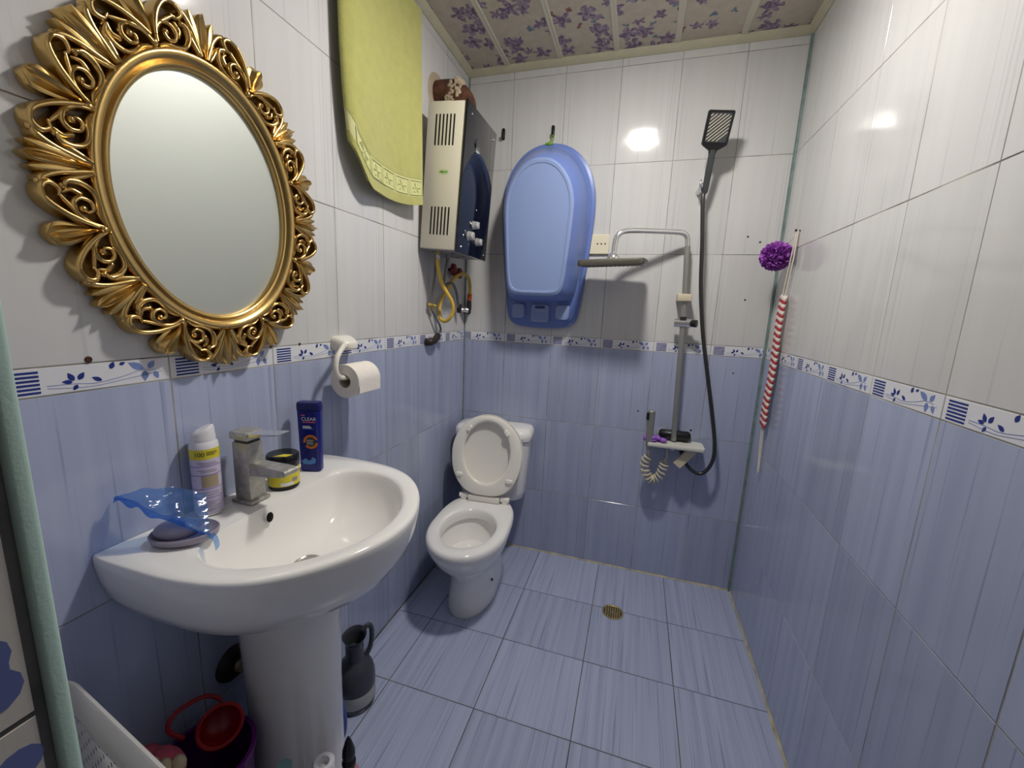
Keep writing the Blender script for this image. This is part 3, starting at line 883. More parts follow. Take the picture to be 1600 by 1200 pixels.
# cream jar
JX, JY, JR = 0.073, -1.298, 0.036
jr = thing('cream_jar', 'squat black jar with a yellow label behind the faucet spout', 'jar', (JX, JY, FZ))
B().lathe([(JR - 0.003, FZ), (JR, FZ + 0.003), (JR, FZ + 0.062)], (JX, JY, 0), 40).build('jar_body', 'jar_black', jr)
B().lathe([(JR + 0.001, FZ + 0.060), (JR + 0.0015, FZ + 0.062), (JR + 0.0015, FZ + 0.083), (JR - 0.001, FZ + 0.086), (0.001, FZ + 0.086)], (JX, JY, 0), 40).build('lid', 'jar_black', jr)
B().lathe([(JR + 0.0003, FZ + 0.009), (JR + 0.0003, FZ + 0.054)], (JX, JY, 0), 40, caps=(False, False)).build('label', 'yellow_label', jr)
AJ = math.atan2(CAMP.y - JY, CAMP.x - JX)
lb = B()
vs, fs = strip(-0.008, 0.022, 0.011, 0.019); wrap(lb, vs, fs, JR + 0.0006, FZ, 0, AJ, (JX, JY))
lb.build('label_white_strip', 'label_white', jr, smooth=False, fix=False)
lb = B()
vs, fs = strip(0.019, 0.034, 0.019, 0.029); wrap(lb, vs, fs, JR + 0.0007, FZ, 0, AJ, (JX, JY))
lb.build('label_grey_block', 'print_grey', jr, smooth=False, fix=False)
lb = B(); lb.prism([(0, -0.03), (0.03, -0.018), (0.032, 0.0), (0.012, -0.006)], lambda u, v, d: (JX + u, JY - v * -1, FZ + d), 0.0861, 0.0866)
lb.build('lid_print', 'yellow_label', jr, smooth=False)

# shampoo bottle
HX, HY = 0.062, -1.190
hrot = math.radians(18)
sh = thing('shampoo_bottle', 'tall flat dark blue shampoo bottle on the sink deck', 'shampoo bottle', (HX, HY, FZ), hrot, local=True)
# local: x across the face, -y is the face toward the doorway
def flat_ring(w, d, z, r=0.009):
    return [(u, v, z) for u, v in rrect(w, d, r, 4)]
hb = B()
hb.loft([flat_ring(0.053, 0.026, 0.0, 0.008), flat_ring(0.057, 0.028, 0.004), flat_ring(0.057, 0.028, 0.03), flat_ring(0.059, 0.029, 0.10), flat_ring(0.062, 0.030, 0.165), flat_ring(0.062, 0.030, 0.172)])
hb.build('bottle_body', 'shampoo_blue', sh, ang=35, base=(0, 0, 0))
B().loft([flat_ring(0.0635, 0.031, 0.1735), flat_ring(0.0635, 0.031, 0.190), flat_ring(0.061, 0.028, 0.195), flat_ring(0.052, 0.022, 0.1965, 0.007)]).build('cap', 'shampoo_cap', sh, ang=35, base=(0, 0, 0))
def onface(vs, fs, x, z, name, m_, d=0.0153):
    B().add([(x + u, -d, z + v) for u, v in vs], fs).build(name, m_, sh, smooth=False, base=(0, 0, 0), fix=False)
vs, fs = text_mesh('CLEAR', 0.0135); onface(vs, fs, 0.003, 0.150, 'lettering', 'label_white')
def rect_face(x, z, w, h, name, m_, d=0.0153):
    onface([(-w / 2, -h / 2), (w / 2, -h / 2), (w / 2, h / 2), (-w / 2, h / 2)], [(0, 1, 2, 3)], x, z, name, m_, d)
rect_face(-0.012, 0.1605, 0.010, 0.003, 'label_line', 'label_pink')
rect_face(0.003, 0.1415, 0.034, 0.003, 'label_line', 'label_pink')
rect_face(-0.004, 0.130, 0.020, 0.002, 'label_line', 'label_white')
rect_face(-0.002, 0.126, 0.024, 0.003, 'label_line', 'label_white')
rect_face(0.002, 0.1225, 0.030, 0.001, 'label_line', 'label_sky')
def arc_face(r0, r1, a0, a1, x, z, name, m_, d=0.0153):
    vs, fs = [], []
    for i in range(17):
        a = math.radians(a0 + (a1 - a0) * i / 16); vs += [(r0 * math.cos(a), r0 * math.sin(a)), (r1 * math.cos(a), r1 * math.sin(a))]
    for i in range(16): fs.append((2 * i, 2 * i + 1, 2 * i + 3, 2 * i + 2))
    onface(vs, fs, x, z, name, m_, d)
arc_face(0.014, 0.020, 20, 190, 0.006, 0.086, 'emblem_ring', 'label_orange')
arc_face(0.014, 0.020, 220, 350, 0.006, 0.086, 'emblem_ring', 'label_orange')
arc_face(0.0005, 0.014, 0, 360, 0.006, 0.086, 'emblem', 'dark_grey', 0.0149)
rect_face(0.004, 0.090, 0.018, 0.0014, 'label_line', 'label_white', 0.0155)
rect_face(0.004, 0.085, 0.016, 0.0014, 'label_line', 'label_white', 0.0155)
rect_face(0.004, 0.080, 0.018, 0.0014, 'label_line', 'label_white', 0.0155)
onface([(-0.022, -0.006), (-0.010, 0.002), (0.0, -0.006), (0.010, 0.006), (0.018, 0.0), (0.016, -0.012), (0.0, -0.016), (-0.016, -0.014)], [(0, 1, 2, 7), (2, 3, 4, 5), (2, 5, 6, 7)], 0.0, 0.036, 'swirl', 'label_sky', 0.0146)

# soap dish
sd = thing('soap_dish', 'oval grey soap dish on the near end of the sink deck', 'soap dish', (0.098, -1.558, FZ + 0.0005), math.radians(37), local=True)
db = B()
def oval(a, b, z, tw=0.0): return [(a * math.cos(t), b * math.sin(t), z + tw * math.sin(t)) for t in [2 * PI * i / 40 for i in range(40)]]
db.loft([oval(0.048, 0.031, 0.0), oval(0.054, 0.036, 0.005, 0.001), oval(0.057, 0.039, 0.017, 0.003), oval(0.055, 0.037, 0.0195, 0.003), oval(0.050, 0.032, 0.014, 0.002), oval(0.038, 0.024, 0.011)])
db.build('dish', 'soap_dish', sd, ang=50, base=(0, 0, 0))
B().ell((-0.012, 0.002, 0.022), (0.038, 0.028, 0.019), 24, 10).build('soap_bar', 'soap_dish', sd, base=(0, 0, 0))

# blue plastic bag blowing above the dish
bag = B()
top = spline([(0.020, -1.619, 0.963), (0.035, -1.595, 0.969), (0.050, -1.562, 0.964), (0.068, -1.530, 0.951), (0.090, -1.508, 0.933)], 8)
bot = spline([(0.025, -1.622, 0.961), (0.052, -1.609, 0.954), (0.080, -1.600, 0.934), (0.112, -1.580, 0.917), (0.152, -1.549, 0.878)], 8)
rows = []
for i in range(13):
    t = i / 12
    row = []
    for k, (a, b) in enumerate(zip(top, bot)):
        p = a.lerp(b, t); u = k / (len(top) - 1)
        bulge = 0.010 * math.sin(PI * t) * math.sin(PI * u)
        wr = 0.0022 * math.sin(23 * u + 9 * t) * math.sin(11 * t + 4 * u)
        row.append(p + Vector((bulge + wr, -0.6 * bulge, wr * 1.4)))
    rows.append(row)
bag.loft(rows, False, False, False)
# folded lower hem going back in and a tail that hangs over the dish edge
hem = [[p + Vector((0.0, 0.0, 0.0)) for p in rows[-1]], [p + Vector((-0.010, 0.004, -0.010 + 0.004 * math.sin(i * 0.7))) for i, p in enumerate(rows[-1])], [p + Vector((-0.022, 0.012, -0.003)) for p in rows[-1]]]
bag.loft(hem, False, False, False)
tail = spline([(0.150, -1.550, 0.880), (0.163, -1.549, 0.876), (0.172, -1.552, 0.868), (0.177, -1.555, 0.860)], 4)
bag.loft([[p + Vector((-0.006, 0.008, 0)), p, p + Vector((0.005, -0.009, 0.001))] for p in tail], False, False, False)
bo = bag.build('plastic_bag', 'bag_blue', None, base=(0.14, -1.55, 0.872), fix=False, ang=80)
tag(bo, 'thin translucent blue plastic bag lying over the grey soap dish', 'plastic bag')

# ================================================================== TOILET PAPER
tp = thing('paper_holder', 'white plastic toilet paper holder with a hooked arm on the left wall', 'paper holder', (0.0, -0.975, 1.215))
hb = B()
hb.loft([[(x, -0.985 + u, 1.203 + v + sag) for u, v in rrect(w_, h_, r_, 4)] for x, w_, h_, r_, sag in ((0.0005, 0.085, 0.046, 0.016, 0.0), (0.014, 0.085, 0.046, 0.016, 0.0), (0.032, 0.072, 0.036, 0.013, -0.003), (0.048, 0.050, 0.024, 0.010, -0.006), (0.052, 0.036, 0.016, 0.007, -0.006))])
hb.build('wall_plate', 'holder_white', tp, ang=40)
arm = spline([(0.040, -1.012, 1.200), (0.062, -1.050, 1.196), (0.070, -1.083, 1.172), (0.072, -1.094, 1.142), (0.072, -1.088, 1.120), (0.072, -1.066, 1.108), (0.072, -1.00, 1.106), (0.072, -0.945, 1.106)], 6)
B().tube(arm, 0.0075, 12).build('hook_arm', 'holder_white', tp)
ro = thing('toilet_paper_roll', 'white toilet paper roll on the hooked arm of the wall holder', 'toilet paper', (0.072, -1.0, 1.045))
RC = (0.072, 1.096)
rl = B()
RR, RI = 0.051, 0.021
prof_ = [(RI, -1.058), (RR - 0.001, -1.058), (RR, -1.057), (RR, -0.951), (RR - 0.001, -0.950), (RI, -0.950), (RI, -1.058)]
n = 48
rings = []
for (r, y) in prof_:
    rings.append([(RC[0] + r * math.cos(2 * PI * j / n), y, RC[1] + r * math.sin(2 * PI * j / n)) for j in range(n)])
rl.loft(rings, False, False).build('paper', 'paper', ro, ang=40)
B().loft([[(RC[0] + r * math.cos(2 * PI * j / 32), y, RC[1] + r * math.sin(2 * PI * j / 32)) for j in range(32)] for r, y in ((RI, -1.057), (RI, -0.951), (RI - 0.0015, -0.951), (RI - 0.0015, -1.057), (RI, -1.057))], False, False).build('core', 'paper_core', ro)
fl = B()
flp = [(RC[0] + RR * 1.004 * math.cos(a), RC[1] + RR * 1.004 * math.sin(a)) for a in [math.radians(q) for q in (60, 40, 20, 0, -10)]] + [(RC[0] + RR * 1.01, RC[1] - 0.02), (RC[0] + RR * 1.0, RC[1] - 0.034)]
fl.loft([[(x, y, z) for x, z in flp] for y in (-1.056, -0.952)], False, False, False)
fl.build('loose_sheet', 'paper', ro, fix=False)

# ================================================================== TOWEL
tw = thing('towel', 'lime green bath towel hanging on the left wall beside the water heater', 'towel', (0.04, -0.77, 1.69))
NT, MT = 44, 52
def towel_pt(u, v):
    """u 0..1 from near edge to far edge, v 0..1 from top to hem."""
    y = -0.985 + u * 0.430
    hem = 1.692 + 0.110 * max(0, (0.27 - u) / 0.27) ** 1.6 + 0.026 * max(0, (u - 0.6) / 0.4) ** 2
    y += 0.022 * max(0, (v - 0.5) / 0.5) ** 2 * (1 - u) ** 3
    z = 2.385 + (hem - 2.385) * v
    x = 0.040 + 0.007 * math.sin(2.2 * u * PI + 0.6) * (0.35 + 0.65 * v) + 0.004 * math.sin(7 * u + 1) * v - 0.012 * max(0, (0.08 - u) / 0.08) ** 2
    return x, y, z
def tow(v0, v1, k0, off=0.0):
    rows = []
    for j in range(k0 + 1):
        v = v0 + (v1 - v0) * j / k0
        rows.append([Vector(towel_pt(i / NT, v)) for i in range(NT + 1)])
    b = B()
    th = 0.004 + off
    fr = [[p + Vector((th, 0, 0)) for p in r] for r in rows]; bk = [[p - Vector((th, 0, 0)) for p in r] for r in rows]
    b.loft([f + list(reversed(k)) for f, k in zip(fr, bk)])
    return b
tow(0.0, 0.862, 40).build('terry_body', 'towel', tw, ang=70)
tow(0.955, 1.0, 4).build('terry_hem', 'towel', tw, ang=70)
bandb = B()
tow(0.862, 0.955, 6, -0.001).build('woven_band', 'towel_band', tw, ang=70)
for q in range(5):   # raised squares in the woven band
    u0, u1 = 0.06 + q * 0.19, 0.06 + q * 0.19 + 0.165
    pts = [(u0, 0.872), (u1, 0.872), (u1, 0.946), (u0, 0.946)]
    loop = []
    for (a, b) in zip(pts, pts[1:] + pts[:1]):
        for i in range(6):
            t = i / 6; p = towel_pt(a[0] + (b[0] - a[0]) * t, a[1] + (b[1] - a[1]) * t); loop.append((p[0] + 0.0036, p[1], p[2]))
    sb = B().tube(loop + [loop[0]], 0.0022, 6)
    c = towel_pt((u0 + u1) / 2, 0.909)
    for i in range(6):
        a = PI * i / 3; d = towel_pt((u0 + u1) / 2 + 0.05 * math.cos(a), 0.909 + 0.026 * math.sin(a))
        sb.tube([(c[0] + 0.0036, c[1], c[2]), (d[0] + 0.0036, d[1], d[2])], [0.001, 0.0026], 6)
    sb.build('raised_motif', 'towel_band', tw)
rl = thing('towel_rail', 'thin metal rail under the ceiling that holds the green towel', 'towel rail', (0.0, -0.79, 2.39))
B().tube([(0.042, -1.05, 2.392), (0.042, -0.53, 2.392)], 0.004, 10).build('rod', 'chrome', rl)
for y in (-1.03, -0.545):
    B().tube([(0.0, y, 2.392), (0.042, y, 2.392)], 0.0045, 8).build('bracket', 'chrome', rl)

# ================================================================== WATER HEATER
HT = math.radians(3.9)
wh = thing('water_heater', 'cream gas water heater with a black glass front on the left wall', 'water heater', (0.012, -0.34, 1.565))
wh.rotation_euler = (0, HT, 0)
def hloc(b): return b   # local coordinates: x off the wall, y along it, z up from the heater's bottom
HD, HH, Y0, Y1 = 0.158, 0.545, -0.165, 0.157
b = B().box((0, Y0, 0), (HD, Y1, HH), 0.004)
b.build('casing', 'heater_cream', wh, base=(0, 0, 0))
B().box((0.006, Y0 + 0.006, -0.002), (HD - 0.004, Y1 - 0.006, 0.002)).build('bottom_plate', 'heater_grey', wh, base=(0, 0, 0))
B().box((HD + 0.0005, Y0 - 0.003, -0.004), (HD + 0.010, Y1 + 0.003, HH + 0.004), 0.002).build('front_glass', 'black_glass', wh, base=(0, 0, 0))
for z0, zn in ((HH - 0.158, 0.112), (0.055, 0.108)):
    for i in range(6):
        x = 0.040 + i * 0.0152 if z0 > 0.2 else 0.044 + i * 0.0152
        sl = B(); sl.prism([(u, v) for u, v in rrect(0.0062, zn, 0.003, 3)], lambda u, v, d, x=x, z0=z0, zn=zn: (x + u, Y0 + d, z0 + zn / 2 + v), -0.0006, 0.001)
        sl.build('vent_slot', 'dark_hole', wh, base=(0, 0, 0))
st = B(); st.prism([(0.022 * math.cos(a), 0.0095 * math.sin(a)) for a in [2 * PI * i / 28 for i in range(28)]], lambda u, v, d: (0.085 + u, Y0 + d, 0.292 + v), -0.0006, 0.0)
sto = st.build('badge', 'sticker_green', wh, base=(0, 0, 0))
st = B(); st.prism([(-0.017, 0.0), (-0.008, 0.004), (0.006, 0.0), (0.017, 0.004), (0.015, -0.002), (0.0, -0.003), (-0.012, -0.003)], lambda u, v, d: (0.085 + u, Y0 + d, 0.292 + v), -0.001, -0.0005)
st.build('badge_mark', 'sticker_dark', sto, base=(0, 0, 0))
for (y, z, r) in ((-0.018, 0.125, 0.016), (-0.062, 0.074, 0.018), (0.032, 0.064, 0.016)):
    kb = B().lathe([(r * 1.1, 0.0), (r, 0.006), (r * 0.95, 0.020), (r * 0.7, 0.024)], (HD + 0.010, y, z), 24, 'x')
    kn = kb.build('knob', 'knob', wh, base=(0, 0, 0))
    B().box((HD + 0.030, y - 0.003, z - r * 0.8), (HD + 0.037, y + 0.003, z + r * 0.8), 0.001).build('grip', 'knob', kn, base=(0, 0, 0))
for (y, z) in ((-0.045, 0.126), (-0.10, 0.088), (-0.115, 0.068), (-0.055, 0.040), (0.0, 0.19)):
    B().lathe([(0.004, 0.0), (0.0035, 0.0008)], (HD + 0.010, y, z), 10, 'x').build('dial_mark', 'knob', wh, base=(0, 0, 0))
for (y, z) in ((-0.12, HH - 0.03), (0.13, HH - 0.03), (0.13, 0.02), (-0.13, 0.02)):
    B().lathe([(0.004, 0.0), (0.003, 0.0015)], (HD + 0.010, y, z), 10, 'x').build('screw', 'chrome', wh, base=(0, 0, 0))
for (x, y) in ((0.05, -0.10), (0.10, -0.06), (0.11, 0.03), (0.06, 0.08)):
    B().lathe([(0.009, -0.0028), (0.009, -0.002)], (x, y, 0), 14).build('bottom_hole', 'dark_hole', wh, base=(0, 0, 0))

# rusty flue
fl = thing('flue_pipe', 'rusty plaster-caked flue elbow between the water heater and the wall', 'flue pipe', (0.0, -0.335, 2.11))
path = spline([(0.001, -0.335, 2.205), (0.05, -0.335, 2.205), (0.085, -0.335, 2.198), (0.112, -0.335, 2.172), (0.120, -0.335, 2.14), (0.120, -0.335, 2.121)], 5)
B().tube(path, 0.056, 24).build('elbow', 'rust', fl)
B().tube([(0.001, -0.335, 2.205), (0.006, -0.335, 2.205)], [0.085, 0.074], 18).build('wall_patch', 'plaster_lump', fl)
lump = B()
for i in range(70):
    a = random.uniform(-1.1, 1.6); t = random.uniform(0.0, 1.0)
    p = Vector((0.075 + 0.045 * t, -0.335, 2.204 - 0.03 * t))
    p += Vector((0.02 * math.sin(a), -0.052 * math.cos(a * 0.6), 0.05 * math.sin(a)))
    lump.ell(p, (random.uniform(0.005, 0.012), random.uniform(0.003, 0.006), random.uniform(0.005, 0.012)), 7, 5)
lump.build('plaster_crust', 'plaster_lump', fl)

# ================================================================== HOSES UNDER THE HEATER
def hose(name, label, pts, r, m_, cat='hose', nuts=(), k=7):
    t = thing(name, label, cat, tuple(pts[-1]))
    B().tube(spline(pts, k), r, 10).build('tube', m_, t)
    for (p, q, rr, mm, nm) in nuts:
        B().tube([p, q], rr, 8).build(nm, mm, t, ang=30)
    return t
#HOSES
hose('gas_hose', 'looped yellow gas hose hanging under the water heater', [(0.062, -0.44, 1.545), (0.06, -0.43, 1.491), (0.069, -0.41, 1.429), (0.083, -0.4, 1.397), (0.102, -0.38, 1.354), (0.104, -0.37, 1.315), (0.089, -0.37, 1.281), (0.061, -0.365, 1.265), (0.034, -0.355, 1.278), (0.024, -0.345, 1.318), (0.026, -0.325, 1.365), (0.032, -0.29, 1.404), (0.034, -0.245, 1.448), (0.041, -0.195, 1.479), (0.046, -0.13, 1.495), (0.051, -0.08, 1.48), (0.053, -0.06, 1.44), (0.049, -0.05, 1.392)], 0.0085, 'hose_yellow',
     nuts=(((0.0625, -0.4405, 1.562), (0.062, -0.44, 1.545), 0.013, 'brass', 'nut'), ((0.0622, -0.4402, 1.547), (0.062, -0.44, 1.528), 0.009, 'knob', 'sleeve'), ((0.049, -0.05, 1.40), (0.046, -0.05, 1.368), 0.013, 'orange_nut', 'end_nut')))
hose('hot_water_hose', 'short grey braided hose under the heater, behind the yellow hose', [(0.070, -0.358, 1.545), (0.066, -0.368, 1.49), (0.058, -0.372, 1.44), (0.040, -0.33, 1.425), (0.038, -0.27, 1.44), (0.037, -0.225, 1.435), (0.038, -0.19, 1.395), (0.034, -0.16, 1.34), (0.030, -0.145, 1.322)], 0.0065, 'hose_grey',
     nuts=(((0.0705, -0.358, 1.562), (0.070, -0.358, 1.54), 0.011, 'steel_grey', 'nut'), ((0.036, -0.15, 1.345), (0.030, -0.142, 1.305), 0.012, 'fitting_black', 'end_nut')))
hose('cold_water_hose', 'thin grey water hose with a small yellow tap left of the yellow hose', [(0.05, -0.434, 1.548), (0.034, -0.418, 1.436), (0.024, -0.43, 1.353), (0.022, -0.417, 1.328), (0.022, -0.403, 1.303), (0.030, -0.366, 1.26), (0.030, -0.343, 1.225), (0.026, -0.358, 1.196)], 0.0052, 'hose_grey',
     nuts=(((0.022, -0.425, 1.344), (0.022, -0.408, 1.312), 0.010, 'brass', 'tap_body'), ((0.022, -0.44, 1.338), (0.030, -0.395, 1.332), 0.006, 'hose_yellow', 'tap_handle')))
wp = thing('wall_elbow', 'black pipe elbow on the border tiles under the heater hoses', 'pipe fitting', (0.0, -0.41, 1.175))
B().tube(spline([(0.0005, -0.428, 1.172), (0.018, -0.424, 1.172), (0.027, -0.405, 1.176), (0.027, -0.375, 1.190), (0.026, -0.358, 1.199)], 5), [0.017] * 8 + [0.015] * 9 + [0.013] * 4, 14).build('elbow', 'fitting_black', wp)
B().tube([(0.0262, -0.362, 1.196), (0.0262, -0.353, 1.203)], 0.010, 10).build('collar', 'chrome', wp)
gv = thing('gas_valve', 'chrome and black gas valve in the corner under the heater', 'valve', (0.03, 0.0, 1.31))
B().tube([(0.024, -0.0005, 1.308), (0.024, -0.05, 1.316)], 0.013, 14).build('wall_stub', 'fitting_black', gv)
B().tube([(0.012, -0.075, 1.318), (0.040, -0.052, 1.317)], [0.011, 0.014], 14).build('valve_body', 'chrome', gv)
B().tube(spline([(0.036, -0.052, 1.316), (0.046, -0.05, 1.322), (0.047, -0.05, 1.345), (0.046, -0.05, 1.368)], 4), 0.012, 12).build('valve_elbow', 'fitting_black', gv)
B().ell((0.030, -0.072, 1.320), (0.009, 0.007, 0.007), 12, 8).build('lever', 'chrome', gv)
rv = thing('red_valve_wheel', 'dark red valve handwheel tucked behind the yellow gas hose', 'valve handle', (0.0, -0.17, 1.49))
for (y, z, r) in ((-0.205, 1.507, 0.030), (-0.135, 1.497, 0.026)):
    rb = B()
    for i in range(6):
        a = 2 * PI * i / 6; rb.ell((0.027, y + r * 0.62 * math.cos(a), z + r * 0.62 * math.sin(a)), (0.009, r * 0.45, r * 0.45), 10, 6)
    rb.lathe([(r * 0.7, 0.018), (r * 0.7, 0.036)], (0, y, z), 16, 'x')
    rb.build('wheel', 'valve_red', rv)
    B().tube([(0.0005, y, z), (0.02, y, z)], 0.007, 10).build('stem', 'fitting_black', rv)

# ================================================================== BABY BATH
bt = thing('baby_bath', 'blue plastic baby bath hanging bottom outward on the back wall', 'baby bath', (0.432, 0.0, 1.245))
def prof_loop(half, cx_, Y, n=40):
    p = spl2(half, 6)
    L = [0.0]
    for a, b in zip(p[:-1], p[1:]): L.append(L[-1] + math.hypot(b[0] - a[0], b[1] - a[1]))
    out = []
    j = 0
    for i in range(n + 1):
        s_ = L[-1] * i / n
        while j < len(L) - 2 and L[j + 1] < s_: j += 1
        t = (s_ - L[j]) / max(L[j + 1] - L[j], 1e-9)
        out.append((p[j][0] + (p[j + 1][0] - p[j][0]) * t, p[j][1] + (p[j + 1][1] - p[j][1]) * t))
    y_ = (lambda z: Y) if not callable(Y) else Y
    return [(cx_ + max(w_, 0), y_(z), z) for w_, z in out] + [(cx_ - max(w_, 0), y_(z), z) for w_, z in reversed(out[1:-1])]
RIM = [(0, 2.104), (0.06, 2.097), (0.13, 2.062), (0.19, 1.99), (0.221, 1.90), (0.229, 1.81), (0.224, 1.70), (0.210, 1.55), (0.196, 1.42), (0.182, 1.32), (0.165, 1.275), (0.125, 1.253), (0.06, 1.246), (0, 1.244)]
RIN = [(0, 2.088), (0.056, 2.081), (0.120, 2.047), (0.176, 1.98), (0.206, 1.895), (0.213, 1.81), (0.208, 1.70), (0.195, 1.55), (0.182, 1.42), (0.169, 1.325), (0.152, 1.290), (0.115, 1.268), (0.055, 1.262), (0, 1.260)]
MID = [(0, 2.070), (0.052, 2.064), (0.112, 2.030), (0.164, 1.965), (0.193, 1.885), (0.200, 1.81), (0.195, 1.70), (0.183, 1.56), (0.174, 1.47), (0.164, 1.415), (0.145, 1.385), (0.10, 1.372), (0.05, 1.370), (0, 1.370)]
LOW = [(0, 2.010), (0.048, 2.004), (0.100, 1.972), (0.146, 1.910), (0.168, 1.84), (0.172, 1.77), (0.166, 1.67), (0.156, 1.55), (0.149, 1.47), (0.140, 1.42), (0.122, 1.395), (0.08, 1.387), (0.04, 1.386), (0, 1.386)]
PAN = [(0, 1.990), (0.044, 1.984), (0.092, 1.954), (0.134, 1.896), (0.155, 1.83), (0.159, 1.77), (0.153, 1.67), (0.144, 1.55), (0.137, 1.48), (0.128, 1.432), (0.11, 1.408), (0.07, 1.401), (0.035, 1.400), (0, 1.400)]
PN2 = [(0, 1.968), (0.040, 1.962), (0.083, 1.934), (0.119, 1.882), (0.138, 1.82), (0.141, 1.765), (0.136, 1.67), (0.128, 1.55), (0.121, 1.48), (0.113, 1.445), (0.096, 1.425), (0.06, 1.419), (0.03, 1.418), (0, 1.418)]
cxr = 0.432
tb = B()
tb.loft([prof_loop(RIN, cxr, -0.010), prof_loop(RIM, cxr, -0.008), prof_loop(RIM, cxr, -0.022), prof_loop([(w_ * 0.985, z) for w_, z in RIM], cxr, -0.029), prof_loop(RIN, cxr, -0.031), prof_loop(RIN, cxr, -0.040),
         prof_loop(MID, cxr - 0.001, -0.060), prof_loop(MID, cxr - 0.001, -0.075), prof_loop(LOW, cxr - 0.003, -0.165), prof_loop(PAN, cxr - 0.004, -0.188)], False, False)
tb.build('shell', 'tub_blue', bt, ang=35)
pb = B()
pb.loft([prof_loop(PAN, cxr - 0.004, -0.186), prof_loop(PAN, cxr - 0.004, -0.192), prof_loop([(w_ * 0.94, 1.70 + (z - 1.70) * 0.965) for w_, z in PAN], cxr - 0.004, -0.198), prof_loop(PN2, cxr - 0.004, -0.197), prof_loop([(w_ * 0.985, 1.70 + (z - 1.70) * 0.99) for w_, z in PN2], cxr - 0.004, -0.1945)], True, True)
pb.build('base_panel', 'tub_panel', bt, ang=25)
for dx, w_, h_ in ((-0.112, 0.066, 0.074), (0.112, 0.070, 0.074)):
    pd = B()
    for sc_, y in ((1.0, -0.030), (1.0, -0.048), (0.88, -0.056), (0.8, -0.052)): pass
    pd.loft([[(cxr + dx + u, y, 1.326 + v) for u, v in rrect(w_ * s_, h_ * s_, 0.018 * s_, 5)] for s_, y in ((1.0, -0.036), (1.0, -0.066), (0.93, -0.074), (0.84, -0.075))])
    pd.build('cup_recess', 'tub_panel', bt, ang=35)
pd = B()
pd.loft([[(cxr + u, y, 1.318 + v) for u, v in rrect(0.090 * s_, 0.088 * s_, 0.012 * s_, 4)] for s_, y in ((1.0, -0.036), (1.0, -0.066), (0.93, -0.072))])
so_ = pd.build('soap_tray', 'tub_panel', bt, ang=35)
sl = B(); sl.prism(rrect(0.052, 0.014, 0.006, 4), lambda u, v, d: (cxr + u, d, 1.347 + v), -0.0718, -0.0732)
sl.build('slot', 'tub_dark', bt, smooth=False)
for i in range(5):
    sl = B(); sl.box((cxr - 0.034, -0.0732, 1.288 + i * 0.008), (cxr + 0.034, -0.0710, 1.2905 + i * 0.008)); sl.build('tray_rib', 'tub_blue', bt, smooth=False)
def hook(x, z, label):
    h = thing('wall_hook', label, 'hook', (x, 0.0, z), group='black hooks on the back wall')
    hb = B(); hb.loft([[(x + u, y, z + v) for u, v in rrect(w_, 0.052, 0.006, 3)] for y, w_ in ((-0.0005, 0.016), (-0.006, 0.014))])
    hb.build('plate', 'black_plastic', h)
    B().tube(spline([(x, -0.004, z - 0.004), (x + 0.002, -0.018, z - 0.018), (x + 0.004, -0.028, z - 0.016), (x + 0.005, -0.032, z - 0.004)], 5), [0.007] * 6 + [0.0055] * 10, 10).build('prong', 'black_plastic', h)
    return h
hook(0.187, 2.172, 'small black wall hook with nothing on it, beside the water heater')
hook(0.434, 2.166, 'small black wall hook holding the green string of the baby bath')
sg = B()
loop = spline([(0.438, -0.024, 2.146), (0.431, -0.020, 2.125), (0.420, -0.018, 2.108), (0.410, -0.022, 2.102), (0.424, -0.034, 2.098), (0.438, -0.032, 2.106), (0.445, -0.026, 2.125)], 6, True)
sg.tube(loop + [loop[0]], 0.0022, 8)
for q in range(4): sg.ell((0.412 + q * 0.009, -0.030, 2.103 + 0.003 * math.sin(q * 2)), (0.007, 0.006, 0.006), 8, 6)
tag(sg.build('hanging_string', 'string_green', None, base=(0.43, -0.03, 2.10)), 'knotted green string tying the blue baby bath to its hook', 'string')

# socket
so_ = thing('wall_socket', 'cream wall socket half hidden behind the baby bath', 'socket', (0.69, 0.0, 1.606))
b = B(); b.loft([[(0.690 + u * s_, y, 1.652 + v * s_) for u, v in rrect(0.092, 0.090, 0.005, 3)] for y, s_ in ((-0.0005, 1.0), (-0.010, 1.0), (-0.013, 0.95))])
b.build('plate', 'socket_cream', so_, ang=30)
for dx in (-0.014, 0.004, 0.022):
    B().lathe([(0.0036, 0.0), (0.0036, 0.0008)], (0.69 + dx + 0.006, -0.0138, 1.654), 10, 'y').build('pin_hole', 'dark_hole', so_)

# ================================================================== SHOWER COLUMN
SX = 1.090
sp = thing('shower_column', 'chrome rain shower column with a square head on the back wall', 'shower', (SX, 0.0, 0.66))
B().tube(spline([(1.112, -0.062, 0.752), (1.104, -0.062, 1.00), (1.095, -0.061, 1.30), (1.085, -0.061, 1.50), (1.077, -0.060, 1.635)], 6), 0.0125, 16).build('riser', 'steel_grey', sp)
arm = spline([(1.0785, -0.060, 1.60), (1.076, -0.060, 1.648), (1.068, -0.064, 1.678), (1.046, -0.072, 1.690), (1.00, -0.090, 1.691), (0.90, -0.130, 1.689), (0.835, -0.156, 1.686), (0.800, -0.170, 1.678), (0.781, -0.178, 1.658), (0.775, -0.180, 1.630), (0.773, -0.181, 1.592)], 6)
B().tube(arm, 0.0115, 16).build('arm', 'chrome', sp)
B().lathe([(0.013, 1.592), (0.018, 1.588), (0.026, 1.576), (0.030, 1.566), (0.030, 1.562)], (0.773, -0.181, 0), 20).build('swivel', 'chrome', sp)
hd_ = B()
ra = math.radians(-4)
def rot2(u, v): return (0.773 + u * math.cos(ra) - v * math.sin(ra), -0.181 + u * math.sin(ra) + v * math.cos(ra))
